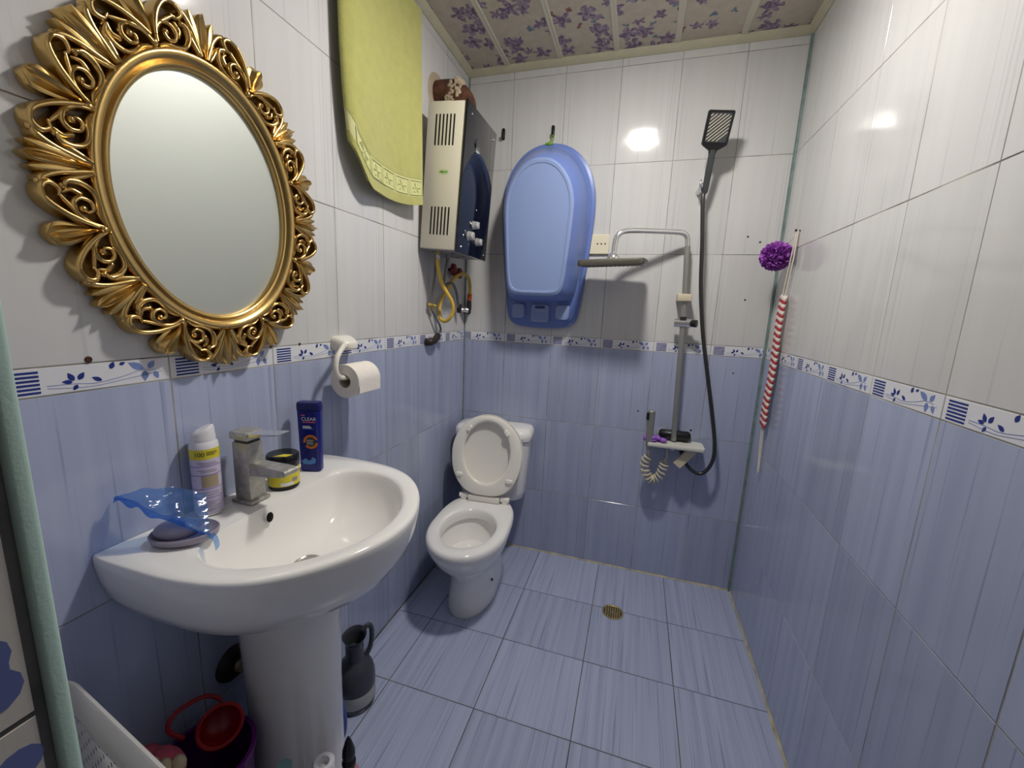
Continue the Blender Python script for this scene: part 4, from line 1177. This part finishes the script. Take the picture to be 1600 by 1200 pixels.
hd_.loft([[(*rot2(u * s_, v * s_), z + 0.03 * u + 0.09 * v * s_) for u, v in rrect(0.275, 0.215, 0.022, 6)] for s_, z in ((0.94, 1.563), (0.985, 1.561), (1.0, 1.555), (1.0, 1.541), (0.98, 1.536), (0.95, 1.535))])
hdo = hd_.build('rain_head', 'head_bronze', sp, ang=35)
nz = B()
for i in range(13):
    for j in range(9):
        u, v = -0.114 + i * 0.019, -0.08 + j * 0.02; x, y = rot2(u, v)
        nz.lathe([(0.0035, 1.5358 + 0.03 * u + 0.09 * v), (0.0026, 1.5328 + 0.03 * u + 0.09 * v)], (x, y, 0), 6)
nzo = nz.build('nozzles', 'dark_grey', hdo, base=(SX, 0.0, 0.66))
nzo['kind'] = 'stuff'
B().box((1.058, -0.086, 1.398), (1.118, -0.002, 1.430), 0.004).build('wall_bracket', 'slider_cream', sp)
sl_ = B().tube([(1.056, -0.064, 1.302), (1.128, -0.064, 1.302)], 0.019, 18).build('slider', 'chrome', sp)
B().tube([(1.118, -0.066, 1.302), (1.150, -0.080, 1.302)], [0.014, 0.017], 14).build('slider_clip', 'black_plastic', sp)
B().box((1.078, -0.086, 1.322), (1.106, -0.042, 1.330), 0.003).build('slider_lock', 'black_plastic', sp)
sh_ = B(); sh_.loft([[(1.119 + u * s_, -0.074 + v * s_, z) for u, v in rrect(0.250, 0.110, 0.016, 4)] for s_, z in ((0.97, 0.728), (1.0, 0.731), (1.0, 0.742), (0.98, 0.745))])
sh_.build('mixer_shelf', 'shelf_white', sp, ang=35)
mb = B(); mb.tube([(1.045, -0.042, 0.773), (1.055, -0.042, 0.773), (1.175, -0.042, 0.773), (1.185, -0.042, 0.773)], [0.016, 0.024, 0.024, 0.016], 18)
mb.build('mixer_body', 'black_plastic', sp)
for x in (1.06, 1.17):
    B().tube([(x, -0.0005, 0.765), (x, -0.03, 0.765)], [0.026, 0.017], 16).build('wall_flange', 'chrome', sp)
B().lathe([(0.016, 0.728), (0.016, 0.716), (0.012, 0.708), (0.002, 0.706)], (1.112, -0.075, 0), 18).build('outlet_knob', 'knob', sp)
lv_ = B(); dv = Vector((-0.062, -0.01, -0.078)); o_ = Vector((1.196, -0.085, 0.722))
sd_ = dv.normalized(); nn = Vector((0, -1, 0)); wv = sd_.cross(nn).normalized()
lv_.loft([[o_ + dv * t + wv * a * 0.019 + nn * c * 0.010 for a, c in ((-1, -1), (1, -1), (1, 1), (-1, 1))] for t in (0, 0.1, 0.9, 1.0)])
lv_.build('spout', 'slider_cream', sp, ang=30)
B().tube([(1.155, -0.07, 0.728), (1.150, -0.075, 0.700)], 0.010, 12).build('hose_outlet', 'black_plastic', sp)

# hand shower in its own wall clip
hs_ = thing('hand_shower', 'black hand shower with a square face and long dark hose', 'hand shower', (1.118, -0.09, 0.61))
A_ = Vector((1.121, -0.070, 1.865)); Bh = Vector((1.128, -0.105, 2.005)); Ct = Vector((1.142, -0.150, 2.150))
axis = (Ct - Bh).normalized(); side = Vector((0.985, 0.10, -0.05)); side = (side - axis * side.dot(axis)).normalized(); face = side.cross(axis).normalized()
if face.y > 0: face = -face
B().tube([A_ - (Bh - A_) * 0.10, A_, A_.lerp(Bh, 0.5), Bh], [0.011, 0.0125, 0.0135, 0.0135], 14).build('handle', 'dark_grey', hs_)
hb = B()
def face_ring(c, poly, d): return [c + side * u + axis * v + face * d for u, v in poly]
outl = [(-0.012, -0.018), (0.012, -0.018), (0.016, -0.002), (0.040, 0.012), (0.049, 0.020), (0.050, 0.132), (0.046, 0.137), (-0.046, 0.137), (-0.050, 0.132), (-0.049, 0.020), (-0.040, 0.012), (-0.016, -0.002)]
hb.loft([face_ring(Bh, [(u * s_, 0.06 + (v - 0.06) * s_) for u, v in outl], d) for s_, d in ((0.93, -0.012), (1.0, -0.007), (1.0, 0.006), (0.97, 0.009))])
hb.build('head', 'black_plastic', hs_, ang=30)
fp = B()
fp.loft([face_ring(Bh, [(u * 0.080, 0.077 + v * 0.100) for u, v in rrect(1, 1, 0.06, 3)], d) for d in (0.0092, 0.0104)])
fpo = fp.build('face_plate', 'dark_grey', hs_, ang=30)
for i in range(13):
    o1 = -0.082 + i * 0.0135
    # a diagonal line clipped to the plate
    pts = []
    for t in [q / 40 for q in range(41)]:
        u = -0.038 + 0.076 * t; v = o1 + 0.9 * (u + 0.038) + 0.0
        if 0.030 - 0.077 < v < 0.124 - 0.077: pts.append((u, v + 0.077))
    if len(pts) < 3: continue
    a, c = pts[0], pts[-1]
    ln = B(); q = [(a[0], a[1] - 0.0018), (c[0], c[1] - 0.0018), (c[0], c[1] + 0.0018), (a[0], a[1] + 0.0018)]
    ln.loft([face_ring(Bh, q, d) for d in (0.0102, 0.0116)])
    ln.build('nozzle_row', 'socket_cream', fpo, smooth=False, base=(1.118, -0.09, 0.61))
hp = spline([(1.120, -0.067, 1.852), (1.116, -0.075, 1.82), (1.133, -0.08, 1.644), (1.149, -0.08, 1.457), (1.179, -0.08, 1.264), (1.216, -0.08, 1.095), (1.255, -0.08, 0.922), (1.284, -0.08, 0.775), (1.288, -0.08, 0.69), (1.265, -0.08, 0.630), (1.232, -0.08, 0.612), (1.19, -0.08, 0.635), (1.160, -0.076, 0.68), (1.151, -0.075, 0.70)], 10)
B().tube(hp, 0.0085, 12).build('hose', 'hose_dark', hs_)
hc = thing('shower_clip', 'small chrome wall clip holding the black hand shower', 'shower holder', (1.107, 0.0, 1.875))
B().tube([(1.106, -0.0005, 1.872), (1.106, -0.040, 1.872)], [0.016, 0.012], 14).build('wall_stub', 'chrome', hc)
B().tube(spline([(1.106, -0.040, 1.872), (1.104, -0.060, 1.868), (1.102, -0.082, 1.876), (1.098, -0.086, 1.90)], 4), [0.013] * 5 + [0.009] * 5 + [0.004] * 3, 12).build('cradle', 'chrome', hc)

# bidet sprayer on the shelf end with a coiled hose
bd = thing('bidet_sprayer', 'grey upright bidet sprayer at the left end of the mixer shelf', 'bidet sprayer', (1.005, -0.09, 0.56))
B().tube([(1.002, -0.105, 0.705), (1.001, -0.105, 0.72), (1.000, -0.105, 0.80), (0.999, -0.105, 0.87), (0.999, -0.105, 0.892), (0.999, -0.105, 0.896)], [0.009, 0.014, 0.017, 0.018, 0.018, 0.014], 14).build('handle', 'steel_grey', bd)
B().box((0.978, -0.126, 0.852), (0.990, -0.106, 0.886), 0.003).build('trigger', 'black_plastic', bd)
core = spline([(1.006, -0.09, 0.672), (0.995, -0.085, 0.638), (1.000, -0.08, 0.590), (1.020, -0.08, 0.556), (1.045, -0.08, 0.552), (1.068, -0.08, 0.578), (1.078, -0.08, 0.620), (1.082, -0.08, 0.650)], 24)
pts = [(1.002, -0.105, 0.708), (1.006, -0.103, 0.69)]
turns = 14; K = len(core)
for i, p in enumerate(core):
    t = p - core[max(i - 1, 0)] if i else core[1] - p
    t = t.normalized(); a = Vector((0, 1, 0)); n_ = t.cross(a).normalized()
    an = 2 * PI * turns * i / K
    env = min(1, i / 8, (K - 1 - i) / 8)
    pts.append(p + (n_ * math.cos(an) + a * math.sin(an)) * 0.0195 * env)
pts += [(1.092, -0.076, 0.668), (1.088, -0.072, 0.70), (1.086, -0.068, 0.729)]
B().tube(pts, 0.0040, 6).build('coiled_hose', 'coil_cream', bd)
lo_ = B()
for i in range(26):
    lo_.ell((1.04 + random.uniform(-0.035, 0.030), -0.095 + random.uniform(-0.014, 0.014), 0.758 + random.uniform(-0.010, 0.010)), (random.uniform(0.010, 0.018), 0.010, random.uniform(0.006, 0.010)), 8, 5)
lo_.ell((0.990, -0.075, 0.760), (0.017, 0.010, 0.010), 10, 6).ell((0.983, -0.08, 0.752), (0.010, 0.010, 0.014), 10, 6)
lo_.tube([(1.03, -0.085, 0.756), (0.99, -0.078, 0.756)], 0.009, 8)
tag(lo_.build('shower_puff', 'purple_soft', None, base=(1.03, -0.09, 0.746)), 'crumpled lilac net sponge lying on the white mixer shelf', 'sponge')

# ================================================================== PURPLE PUFF AND SCRUBBING STRAP
pc = Vector((1.398, -0.165, 1.580))
pf = thing('bath_puff', 'bright purple net bath puff hanging in the back corner', 'bath puff', tuple(pc - Vector((0, 0, 0.055))))
pb = B()
for i in range(150):   # ruffled net folds
    d = Vector((random.gauss(0, 1), random.gauss(0, 1), random.gauss(0, 1))).normalized()
    u = d.orthogonal().normalized(); v = d.cross(u); a0 = random.uniform(0, PI)
    u, v = u * math.cos(a0) + v * math.sin(a0), -u * math.sin(a0) + v * math.cos(a0)
    ln = random.uniform(0.010, 0.020); rows = []
    for k in range(7):
        t = -1 + 2 * k / 6
        off = 0.006 * math.sin(t * 5 + i)
        base = pc + d * 0.020 + u * (t * ln * 0.5)
        top_ = pc + d * (0.058 - 0.007 * t * t + 0.003 * math.sin(7 * t + i)) * Vector((1.0, 1.0, 0.94)).length / 1.70 + u * (t * ln) + v * off
        mid = base.lerp(top_, 0.6) + v * (0.004 * math.cos(t * 6 + i))
        rows.append([base, mid, top_])
    pb.loft(rows, False, False, False)
pb.build('net_ruffles', 'purple', pf, fix=False, ang=80)
B().ell(pc, (0.040, 0.040, 0.037), 16, 10).build('net_core', 'purple', pf)
B().tube(spline([pc + Vector((0.02, 0.02, 0.03)), (1.435, -0.195, 1.640), (1.4485, -0.203, 1.667)], 4), 0.0016, 6).build('loop_cord', 'cord_white', pf)
nl = thing('wall_nail', 'small dark nail in the right wall above the purple puff', 'nail', (W, -0.205, 1.668))
B().tube([(W - 0.0005, -0.205, 1.668), (W - 0.016, -0.205, 1.670)], 0.0025, 8).build('shank', 'fitting_black', nl)
B().tube([(W - 0.016, -0.205, 1.670), (W - 0.018, -0.205, 1.6705)], 0.0055, 10).build('head', 'fitting_black', nl)
ss = thing('scrubbing_strap', 'red and white striped back scrubbing strap hanging on cords in the corner', 'back scrubber', (1.44, -0.19, 0.70))
B().tube([(1.4485, -0.206, 1.672), (1.443, -0.222, 1.573), (1.441, -0.198, 1.43)], 0.0026, 8).build('cord', 'cord_white', ss)
B().tube([(1.4455, -0.203, 1.670), (1.437, -0.212, 1.573), (1.437, -0.180, 1.43)], 0.0026, 8).build('cord', 'cord_white', ss)
NS = 40
def strap_c(t): return Vector((1.4385 - 0.002 * math.sin(t * 9), -0.191 + 0.010 * t, 1.432 + (0.905 - 1.432) * t))
# alternating striped rolls of towelling, each its own part
for i in range(NS):
    t0, t1 = i / NS, (i + 1) / NS
    ring = []
    for t, g in ((t0, 0.93), ((t0 + t1) / 2, 1.0), (t1, 0.93)):
        c = strap_c(t); wv_ = 0.030 + 0.004 * t
        ring.append([(c.x + 0.0105 * g * math.sin(a), c.y + wv_ * g * math.cos(a), c.z - 0.009 * abs(math.cos(a)) + 0.004 * math.cos(a)) for a in [2 * PI * q / 16 for q in range(16)]])
    bb = B().loft(ring); bb.build('stripe', 'strap_red' if i % 2 else 'strap_white', ss, ang=70)
B().tube(spline([(1.4385, -0.170, 0.905), (1.441, -0.176, 0.80), (1.442, -0.196, 0.708), (1.442, -0.205, 0.702), (1.441, -0.203, 0.76), (1.4385, -0.192, 0.905)], 6), 0.0026, 8).build('bottom_loop', 'cord_white', ss)

# ================================================================== TOILET
tl = thing('toilet', 'white ceramic toilet with its lid up in the back left corner', 'toilet', (0.225, 0.0, 0.0), math.radians(5), local=True)
ZERO = (0, 0, 0)
def egg(hw, yc, lf, lb, z, pb_=2.0, pf_=2.0, n=56):
    out = []
    for i in range(n):
        a = 2 * PI * i / n; s_, c_ = math.sin(a), math.cos(a)
        if c_ >= 0:   # front half (-y)
            x = hw * math.copysign(abs(s_) ** (2 / pf_), s_); y = yc - lf * abs(c_) ** (2 / pf_)
        else:
            x = hw * math.copysign(abs(s_) ** (2 / pb_), s_); y = yc + lb * abs(c_) ** (2 / pb_)
        out.append((x, y, z))
    return out
RZ = 0.388
bw = B()
bw.loft([egg(0.108, -0.42, 0.205, 0.24, 0.0, 3.5), egg(0.111, -0.42, 0.208, 0.24, 0.012, 3.5), egg(0.102, -0.42, 0.200, 0.24, 0.06, 3.5), egg(0.098, -0.42, 0.196, 0.25, 0.13, 3.5), egg(0.104, -0.43, 0.200, 0.26, 0.185, 3.5), egg(0.126, -0.47, 0.205, 0.28, 0.23, 3.2), egg(0.152, -0.50, 0.225, 0.29, 0.28, 3.0), egg(0.168, -0.52, 0.236, 0.30, 0.325, 3.0), egg(0.176, -0.53, 0.240, 0.31, 0.36, 3.0), egg(0.176, -0.53, 0.240, 0.31, 0.375, 3.0), egg(0.171, -0.53, 0.235, 0.305, RZ - 0.004, 3.0), egg(0.163, -0.53, 0.227, 0.298, RZ, 3.0),
         egg(0.126, -0.535, 0.172, 0.165, RZ - 0.001), egg(0.119, -0.535, 0.164, 0.158, RZ - 0.008), egg(0.116, -0.535, 0.160, 0.154, RZ - 0.025), egg(0.116, -0.535, 0.160, 0.154, RZ - 0.045), egg(0.128, -0.535, 0.172, 0.166, RZ - 0.052), egg(0.122, -0.535, 0.165, 0.160, RZ - 0.10), egg(0.095, -0.54, 0.125, 0.125, RZ - 0.15), egg(0.06, -0.545, 0.075, 0.075, RZ - 0.185)], True, True)
bw.build('bowl', 'porcelain', tl, ang=50, base=ZERO)
B().loft([egg(0.10, -0.54, 0.13, 0.13, 0.246), egg(0.10, -0.54, 0.13, 0.13, 0.247)]).build('water', 'porcelain', tl, base=ZERO)
for (x, y, z) in ((0.0985, -0.47, 0.10),):
    B().lathe([(0.006, 0.0), (0.006, 0.004)], (x - 0.001, y, z), 12, 'x').build('bolt_hole', 'dark_hole', tl, base=ZERO)
tk = B()
def tring(w_, y0, y1, z, r): 
    return [(u, (y0 + y1) / 2 + v, z) for u, v in rrect(w_, y1 - y0, r, 6)]
tk.loft([tring(0.30, -0.175, -0.012, 0.352, 0.05), tring(0.335, -0.182, -0.012, 0.362, 0.055), tring(0.352, -0.187, -0.012, 0.40, 0.055), tring(0.372, -0.192, -0.012, 0.55, 0.055), tring(0.386, -0.196, -0.012, 0.675, 0.055)])
tk.build('tank', 'porcelain', tl, ang=50, base=ZERO)
B().box((-0.09, -0.24, 0.33), (0.09, -0.03, 0.372), 0.01).build('tank_foot', 'porcelain', tl, base=ZERO)
td = B()
td.loft([tring(0.388, -0.197, -0.010, 0.677, 0.056), tring(0.402, -0.205, -0.008, 0.682, 0.06), tring(0.406, -0.208, -0.008, 0.70, 0.062), tring(0.400, -0.204, -0.010, 0.722, 0.06), tring(0.375, -0.190, -0.018, 0.735, 0.055), tring(0.30, -0.16, -0.05, 0.740, 0.04)])
tk_l = td.build('tank_lid', 'porcelain', tl, ang=50, base=ZERO)
B().lathe([(0.020, 0.738), (0.020, 0.745), (0.016, 0.747)], (0, -0.10, 0), 20).build('flush_button', 'chrome', tk_l, base=ZERO)
# raised lid and seat, leaning back on the tank
TH = math.radians(9.5)
hy, hz = -0.290, 0.402
def up(u, v, d):
    """u across, v up along the raised seat, d toward the room."""
    return (u, hy + v * math.sin(TH) - d * math.cos(TH), hz + v * math.cos(TH) + d * -math.sin(TH) * -1)
def seat_loop(s_, n=64, oy=0.0):
    out = []
    for i in range(n):
        a = 2 * PI * i / n; sn, cs = math.sin(a), math.cos(a)
        if cs >= 0: x, y = 0.178 * sn, 0.225 + 0.190 * cs
        else:
            y = 0.225 - 0.205 * abs(cs) ** 0.66
            x = 0.178 * math.copysign(abs(sn) ** 0.60, sn) * (1 - 0.22 * ((0.225 - y) / 0.205) ** 2)
        out.append((x * s_, 0.222 + (y - 0.222) * s_ + oy))
    return out
def hole_loop(s_, n=64):
    return [(0.116 * s_ * math.sin(2 * PI * i / n), 0.232 + 0.150 * s_ * math.cos(2 * PI * i / n)) for i in range(n)]
ld = B()
ld.loft([[up(u, v, d) for u, v in seat_loop(s_)] for s_, d in ((0.96, -0.016), (1.0, -0.010), (1.02, 0.0), (1.015, 0.004), (0.97, 0.002), (0.90, -0.006))])
ld.build('lid', 'seat_plastic', tl, ang=45, base=ZERO)
st_ = B()
rr = [(seat_loop, 0.97, 0.007), (seat_loop, 0.99, 0.009), (seat_loop, 1.0, 0.016), (seat_loop, 0.985, 0.0225), (seat_loop, 0.95, 0.025), (hole_loop, 1.10, 0.026), (hole_loop, 1.03, 0.023), (hole_loop, 1.0, 0.016), (hole_loop, 1.02, 0.008), (seat_loop, 0.97, 0.007)]
st_.loft([[up(u, v, d) for u, v in f(s_)] for f, s_, d in rr], False, False)
seat_o = st_.build('seat_ring', 'seat_plastic', tl, ang=45, base=ZERO)
for (u, v, a) in ((-0.092, 0.345, 58), (0.096, 0.338, -55), (-0.130, 0.115, 0), (0.124, 0.106, 0)):
    a = math.radians(a); bb = B()
    bb.loft([[up(u + (p * math.cos(a) - q * math.sin(a)) * s_, v + (p * math.sin(a) + q * math.cos(a)) * s_, d) for p, q in rrect(0.034, 0.018, 0.008, 4)] for s_, d in ((1.0, 0.024), (1.0, 0.032), (0.8, 0.035))])
    bb.build('bumper', 'seat_plastic', seat_o, base=ZERO)
for x in (-0.105, 0.105):
    B().tube([(x - 0.022, hy + 0.004, hz + 0.006), (x + 0.022, hy + 0.004, hz + 0.006)], 0.013, 14).build('hinge', 'seat_plastic', tl, base=ZERO)
    B().box((x - 0.014, hy - 0.008, RZ - 0.001), (x + 0.014, hy + 0.018, hz + 0.004), 0.003).build('hinge_foot', 'seat_plastic', tl, base=ZERO)
B().box((-0.080, hy - 0.016, RZ + 0.001), (0.080, hy + 0.012, hz + 0.018), 0.004).build('hinge_bar', 'seat_plastic', tl, base=ZERO)

# ================================================================== FLOOR DRAIN
fd = thing('floor_drain', 'round brass floor drain in the tiled shower floor', 'floor drain', (0.91, -0.355, 0.0))
B().lathe([(0.046, 0.0004), (0.047, 0.003), (0.042, 0.004), (0.039, 0.0015), (0.039, 0.0004)], (0.91, -0.355, 0), 36).build('rim', 'brass', fd)
B().lathe([(0.0385, 0.0004), (0.0385, 0.0008)], (0.91, -0.355, 0), 32).build('pit', 'pit_brown', fd)
for i in range(7):
    x = -0.030 + i * 0.010; h = math.sqrt(0.038 ** 2 - x * x)
    B().box((0.91 + x - 0.003, -0.355 - h, 0.0008), (0.91 + x + 0.003, -0.355 + h, 0.0026), 0.0005, 1).build('grate_bar', 'brass', fd)
B().lathe([(0.005, 0.0026), (0.004, 0.0045)], (0.91, -0.355, 0), 12).build('screw', 'chrome_dull', fd)

# ================================================================== EWER
EX, EY = 0.100, -1.085
ew = thing('water_ewer', 'dark grey plastic ewer with a pale band on the floor beside the pedestal', 'ewer', (EX, EY, 0.0))
B().lathe([(0.058, 0.0), (0.061, 0.004), (0.0615, 0.022)], (EX, EY, 0), 40).build('foot', 'ewer_dark', ew)
B().lathe([(0.0625, 0.022), (0.064, 0.030), (0.064, 0.062), (0.063, 0.068)], (EX, EY, 0), 40).build('pale_band', 'ewer_band', ew)
B().lathe([(0.063, 0.068), (0.064, 0.085), (0.063, 0.112), (0.057, 0.135), (0.046, 0.153), (0.032, 0.165), (0.028, 0.172)], (EX, EY, 0), 40, caps=(True, False)).build('body', 'ewer_dark', ew)
nk = B()
def mouth(r, z, ex, lift): return [(EX + (r + ex * max(0, -math.sin(a - 0.9)) ** 2) * math.cos(a), EY + (r + ex * max(0, -math.sin(a - 0.9)) ** 2) * math.sin(a), z + lift * math.sin(a + 0.6)) for a in [2 * PI * i / 32 for i in range(32)]]
nk.loft([mouth(0.030, 0.165, 0, 0), mouth(0.029, 0.19, 0, 0), mouth(0.029, 0.225, 0.0, 0), mouth(0.032, 0.242, 0.006, 0.002), mouth(0.037, 0.254, 0.010, 0.004), mouth(0.038, 0.257, 0.010, 0.004), mouth(0.035, 0.254, 0.010, 0.004), mouth(0.029, 0.238, 0.004, 0.002), mouth(0.027, 0.20, 0, 0)], False, True)
nk.build('neck', 'ewer_dark', ew, ang=50)
B().tube(spline([(EX + 0.012, EY + 0.028, 0.250), (EX + 0.020, EY + 0.044, 0.262), (EX + 0.026, EY + 0.055, 0.245), (EX + 0.027, EY + 0.056, 0.21), (EX + 0.024, EY + 0.050, 0.175), (EX + 0.018, EY + 0.036, 0.150)], 6), 0.008, 12).build('handle', 'ewer_dark', ew)

# ================================================================== UNDER THE SINK
es = thing('waste_escutcheon', 'round metal pipe collar on the wall behind the pedestal', 'pipe collar', (0.0, -1.418, 0.38))
B().lathe([(0.045, 0.0005), (0.042, 0.010), (0.026, 0.022), (0.020, 0.022)], (0, -1.418, 0.425), 28, 'x').build('collar', 'fitting_black', es)
B().tube([(0.02, -1.418, 0.425), (0.030, -1.415, 0.425)], 0.016, 16).build('pipe', 'brass', es)
bk = thing('purple_bucket', 'dark purple plastic bucket on the floor left of the pedestal', 'bucket', (0.120, -1.577, 0.0))
b = B()
b.lathe([(0.066, 0.0), (0.070, 0.004), (0.083, 0.375), (0.089, 0.380), (0.089, 0.388), (0.081, 0.388), (0.068, 0.012), (0.002, 0.010)], (0.120, -1.577, 0), 40)
b.build('pail', 'bucket_purple', bk, ang=40)
for sgn in (-1, 1):
    B().box((0.120 + sgn * 0.088 - 0.005, -1.589, 0.352), (0.120 + sgn * 0.088 + 0.005, -1.565, 0.378), 0.003).build('ear', 'bucket_purple', bk)
sc_ = thing('red_scoop', 'red plastic scoop sticking up out of the purple bucket', 'scoop', (0.12, -1.567, 0.388))
cb_ = B(); cc = Vector((0.125, -1.548, 0.432)); ax_ = Vector((0.75, -0.50, 0.42)).normalized()
u_ = ax_.orthogonal().normalized(); v_ = ax_.cross(u_)
cb_.loft([[cc + ax_ * h + (u_ * math.cos(a) + v_ * math.sin(a)) * r for a in [2 * PI * i / 32 for i in range(32)]] for r, h in ((0.004, -0.040), (0.024, -0.037), (0.033, -0.024), (0.038, 0.01), (0.040, 0.010), (0.035, -0.020), (0.023, -0.033), (0.003, -0.036))], True, True)
cb_.build('cup', 'red_plastic', sc_)
rim_ = [cc + ax_ * 0.01 + (u_ * math.cos(a) + v_ * math.sin(a)) * 0.039 for a in [2 * PI * i / 40 for i in range(41)]]
B().tube(rim_, 0.0042, 8).build('rim', 'red_plastic', sc_)
hp_ = spline([cc + Vector((-0.02, 0.022, 0.030)), (0.092, -1.530, 0.470), (0.088, -1.553, 0.492), (0.085, -1.602, 0.505), (0.082, -1.618, 0.480), (0.090, -1.598, 0.440)], 6)
B().tube(hp_, 0.0045, 8).build('handle', 'red_plastic', sc_)
ty = thing('pink_toy', 'pink and cream squeeze toy on top of the purple bucket', 'bath toy', (0.085, -1.625, 0.388))
b = B(); b.ell((0.092, -1.634, 0.421), (0.044, 0.026, 0.032), 20, 12).ell((0.054, -1.638, 0.428), (0.026, 0.020, 0.022), 16, 10)
b.build('toy_body', 'pink_plastic', ty)
for (x, y, z) in ((0.128, -1.632, 0.438), (0.112, -1.646, 0.440), (0.090, -1.652, 0.440)):
    B().ell((x, y, z), (0.014, 0.011, 0.016), 12, 8).build('cream_spot', 'cream_plastic', ty)
def bottle(name, label, x, y, rad, prof_, m_, cap_prof, cap_m, cat='bottle'):
    t = thing(name, label, cat, (x, y, 0.0))
    B().lathe(prof_, (x, y, 0), 28).build('body', m_, t)
    B().lathe(cap_prof, (x, y, 0), 24).build('cap', cap_m, t)
    return t
bottle('nozzle_bottle', 'pink bottle with a pointed black nozzle in front of the pedestal', 0.338, -1.412, 0.03, [(0.026, 0), (0.029, 0.004), (0.029, 0.19), (0.022, 0.225), (0.013, 0.24), (0.013, 0.244)], 'pink_bottle', [(0.015, 0.244), (0.016, 0.256), (0.011, 0.262), (0.015, 0.275), (0.014, 0.29), (0.007, 0.315), (0.002, 0.326)], 'black_plastic')
bottle('cleaner_bottle', 'white cleaning bottle with a round top in front of the pedestal', 0.352, -1.505, 0.03, [(0.030, 0), (0.033, 0.004), (0.033, 0.29), (0.026, 0.325), (0.018, 0.34), (0.018, 0.344)], 'can_white', [(0.021, 0.344), (0.022, 0.374), (0.019, 0.378), (0.012, 0.377), (0.011, 0.360)], 'can_white')
bottle('teal_bottle', 'small teal bottle between the white cleaning bottle and the bucket', 0.300, -1.555, 0.02, [(0.022, 0), (0.024, 0.004), (0.024, 0.34), (0.018, 0.362), (0.012, 0.37), (0.012, 0.374)], 'teal_plastic', [(0.015, 0.374), (0.0155, 0.404), (0.013, 0.408)], 'teal_plastic')
bh = thing('supply_hose', 'blue water hose curving beside the sink pedestal', 'hose', (0.235, -1.255, 0.0))
B().tube(spline([(0.010, -1.235, 0.38), (0.06, -1.225, 0.34), (0.13, -1.22, 0.22), (0.165, -1.222, 0.12), (0.160, -1.224, 0.04), (0.13, -1.226, 0.012), (0.06, -1.23, 0.010)], 8), 0.008, 10).build('tube', 'blue_hose', bh)

# ================================================================== LAUNDRY BASKET
lb_ = thing('laundry_basket', 'white perforated plastic laundry basket behind the green door jamb', 'basket', (0.215, -1.811, 0.0))
lb_.rotation_euler = (0, 0, math.radians(-9.2))
BX0, BX1, BY0, BY1, BZ = 0.015, 0.415, -1.871, -1.751, 0.70
bc = ((BX0 + BX1) / 2, (BY0 + BY1) / 2); bwid, bdep = BX1 - BX0, BY1 - BY0
def bring_(dw, z, r=0.055): return [(bc[0] + u, bc[1] + v, z) for u, v in rrect(bwid - dw, bdep - dw, max(r - dw / 2, 0.01), 8)]
rb = B()
rb.loft([bring_(0.020, BZ - 0.044), bring_(0.010, BZ - 0.040), bring_(0.002, BZ - 0.024), bring_(0.0, BZ - 0.006), bring_(0.004, BZ - 0.001), bring_(0.012, BZ), bring_(0.022, BZ - 0.006), bring_(0.026, BZ - 0.024), bring_(0.030, BZ - 0.043), bring_(0.020, BZ - 0.044)], False, False)
rb.build('rim', 'basket_white', lb_, ang=50)
# woven body: a perimeter grid with a hole in every cell
per = bring_(0.026, 0)
def per_pt(s_):
    return per[int(s_) % len(per)]
L = [0.0]
for a, b in zip(per, per[1:] + per[:1]): L.append(L[-1] + math.hypot(b[0] - a[0], b[1] - a[1]))
def at_len(s_):
    s_ = s_ % L[-1]
    for i in range(len(per)):
        if L[i + 1] >= s_:
            t = (s_ - L[i]) / max(L[i + 1] - L[i], 1e-9); a, b = per[i], per[(i + 1) % len(per)]
            return a[0] + (b[0] - a[0]) * t, a[1] + (b[1] - a[1]) * t
cols = int(L[-1] / 0.0125); rows = 48
z_top, z_bot = BZ - 0.052, 0.02
wb = B()
dz = (z_top - z_bot) / rows; ds = L[-1] / cols
for r in range(rows):
    for c in range(cols):
        s0_, s1_ = c * ds, (c + 1) * ds; za, zb_ = z_bot + r * dz, z_bot + (r + 1) * dz
        sm, zm = (s0_ + s1_) / 2, (za + zb_) / 2
        hw_, hh_ = (0.0022, 0.0042) if (r + c) % 2 == 0 else (0.0, 0.0)
        pts2 = [(s0_, za), (s1_, za), (s1_, zb_), (s0_, zb_)]
        shrink = 0.985 + 0.015 * (zm / BZ)
        def P3(s_, z, o=0.0):
            x, y = at_len(s_); k_ = 0.93 + 0.07 * z / BZ
            return (bc[0] + (x - bc[0]) * k_, bc[1] + (y - bc[1]) * k_, z)
        outer = [P3(*q) for q in pts2]
        if hw_ == 0.0:
            wb.add(outer, [(0, 1, 2, 3)])
        else:
            inner = [P3(sm - hw_, zm - hh_), P3(sm + hw_, zm - hh_), P3(sm + hw_, zm + hh_), P3(sm - hw_, zm + hh_)]
            wb.add(outer + inner, [(0, 1, 5, 4), (1, 2, 6, 5), (2, 3, 7, 6), (3, 0, 4, 7)])
wv_o = wb.build('woven_body', 'basket_white', lb_, smooth=False, fix=False)
B().loft([[(p[0] * 0 + bc[0] + (p[0] - bc[0]) * 0.93, bc[1] + (p[1] - bc[1]) * 0.93, z) for p in per] for z in (0.0, 0.022)]).build('bottom', 'basket_white', lb_)
for sx in (0.235,):   # posts joining the rim to the woven body (the gaps between are the hand holds)
    for yy in (BY0 + 0.012, BY1 - 0.012):
        B().box((sx - 0.135, yy - 0.002, BZ - 0.058), (sx + 0.135, yy + 0.002, BZ - 0.040), 0.001, 1).build('rim_post', 'basket_white', lb_)

for o in bpy.data.objects:
    if '_b' in o: del o['_b']
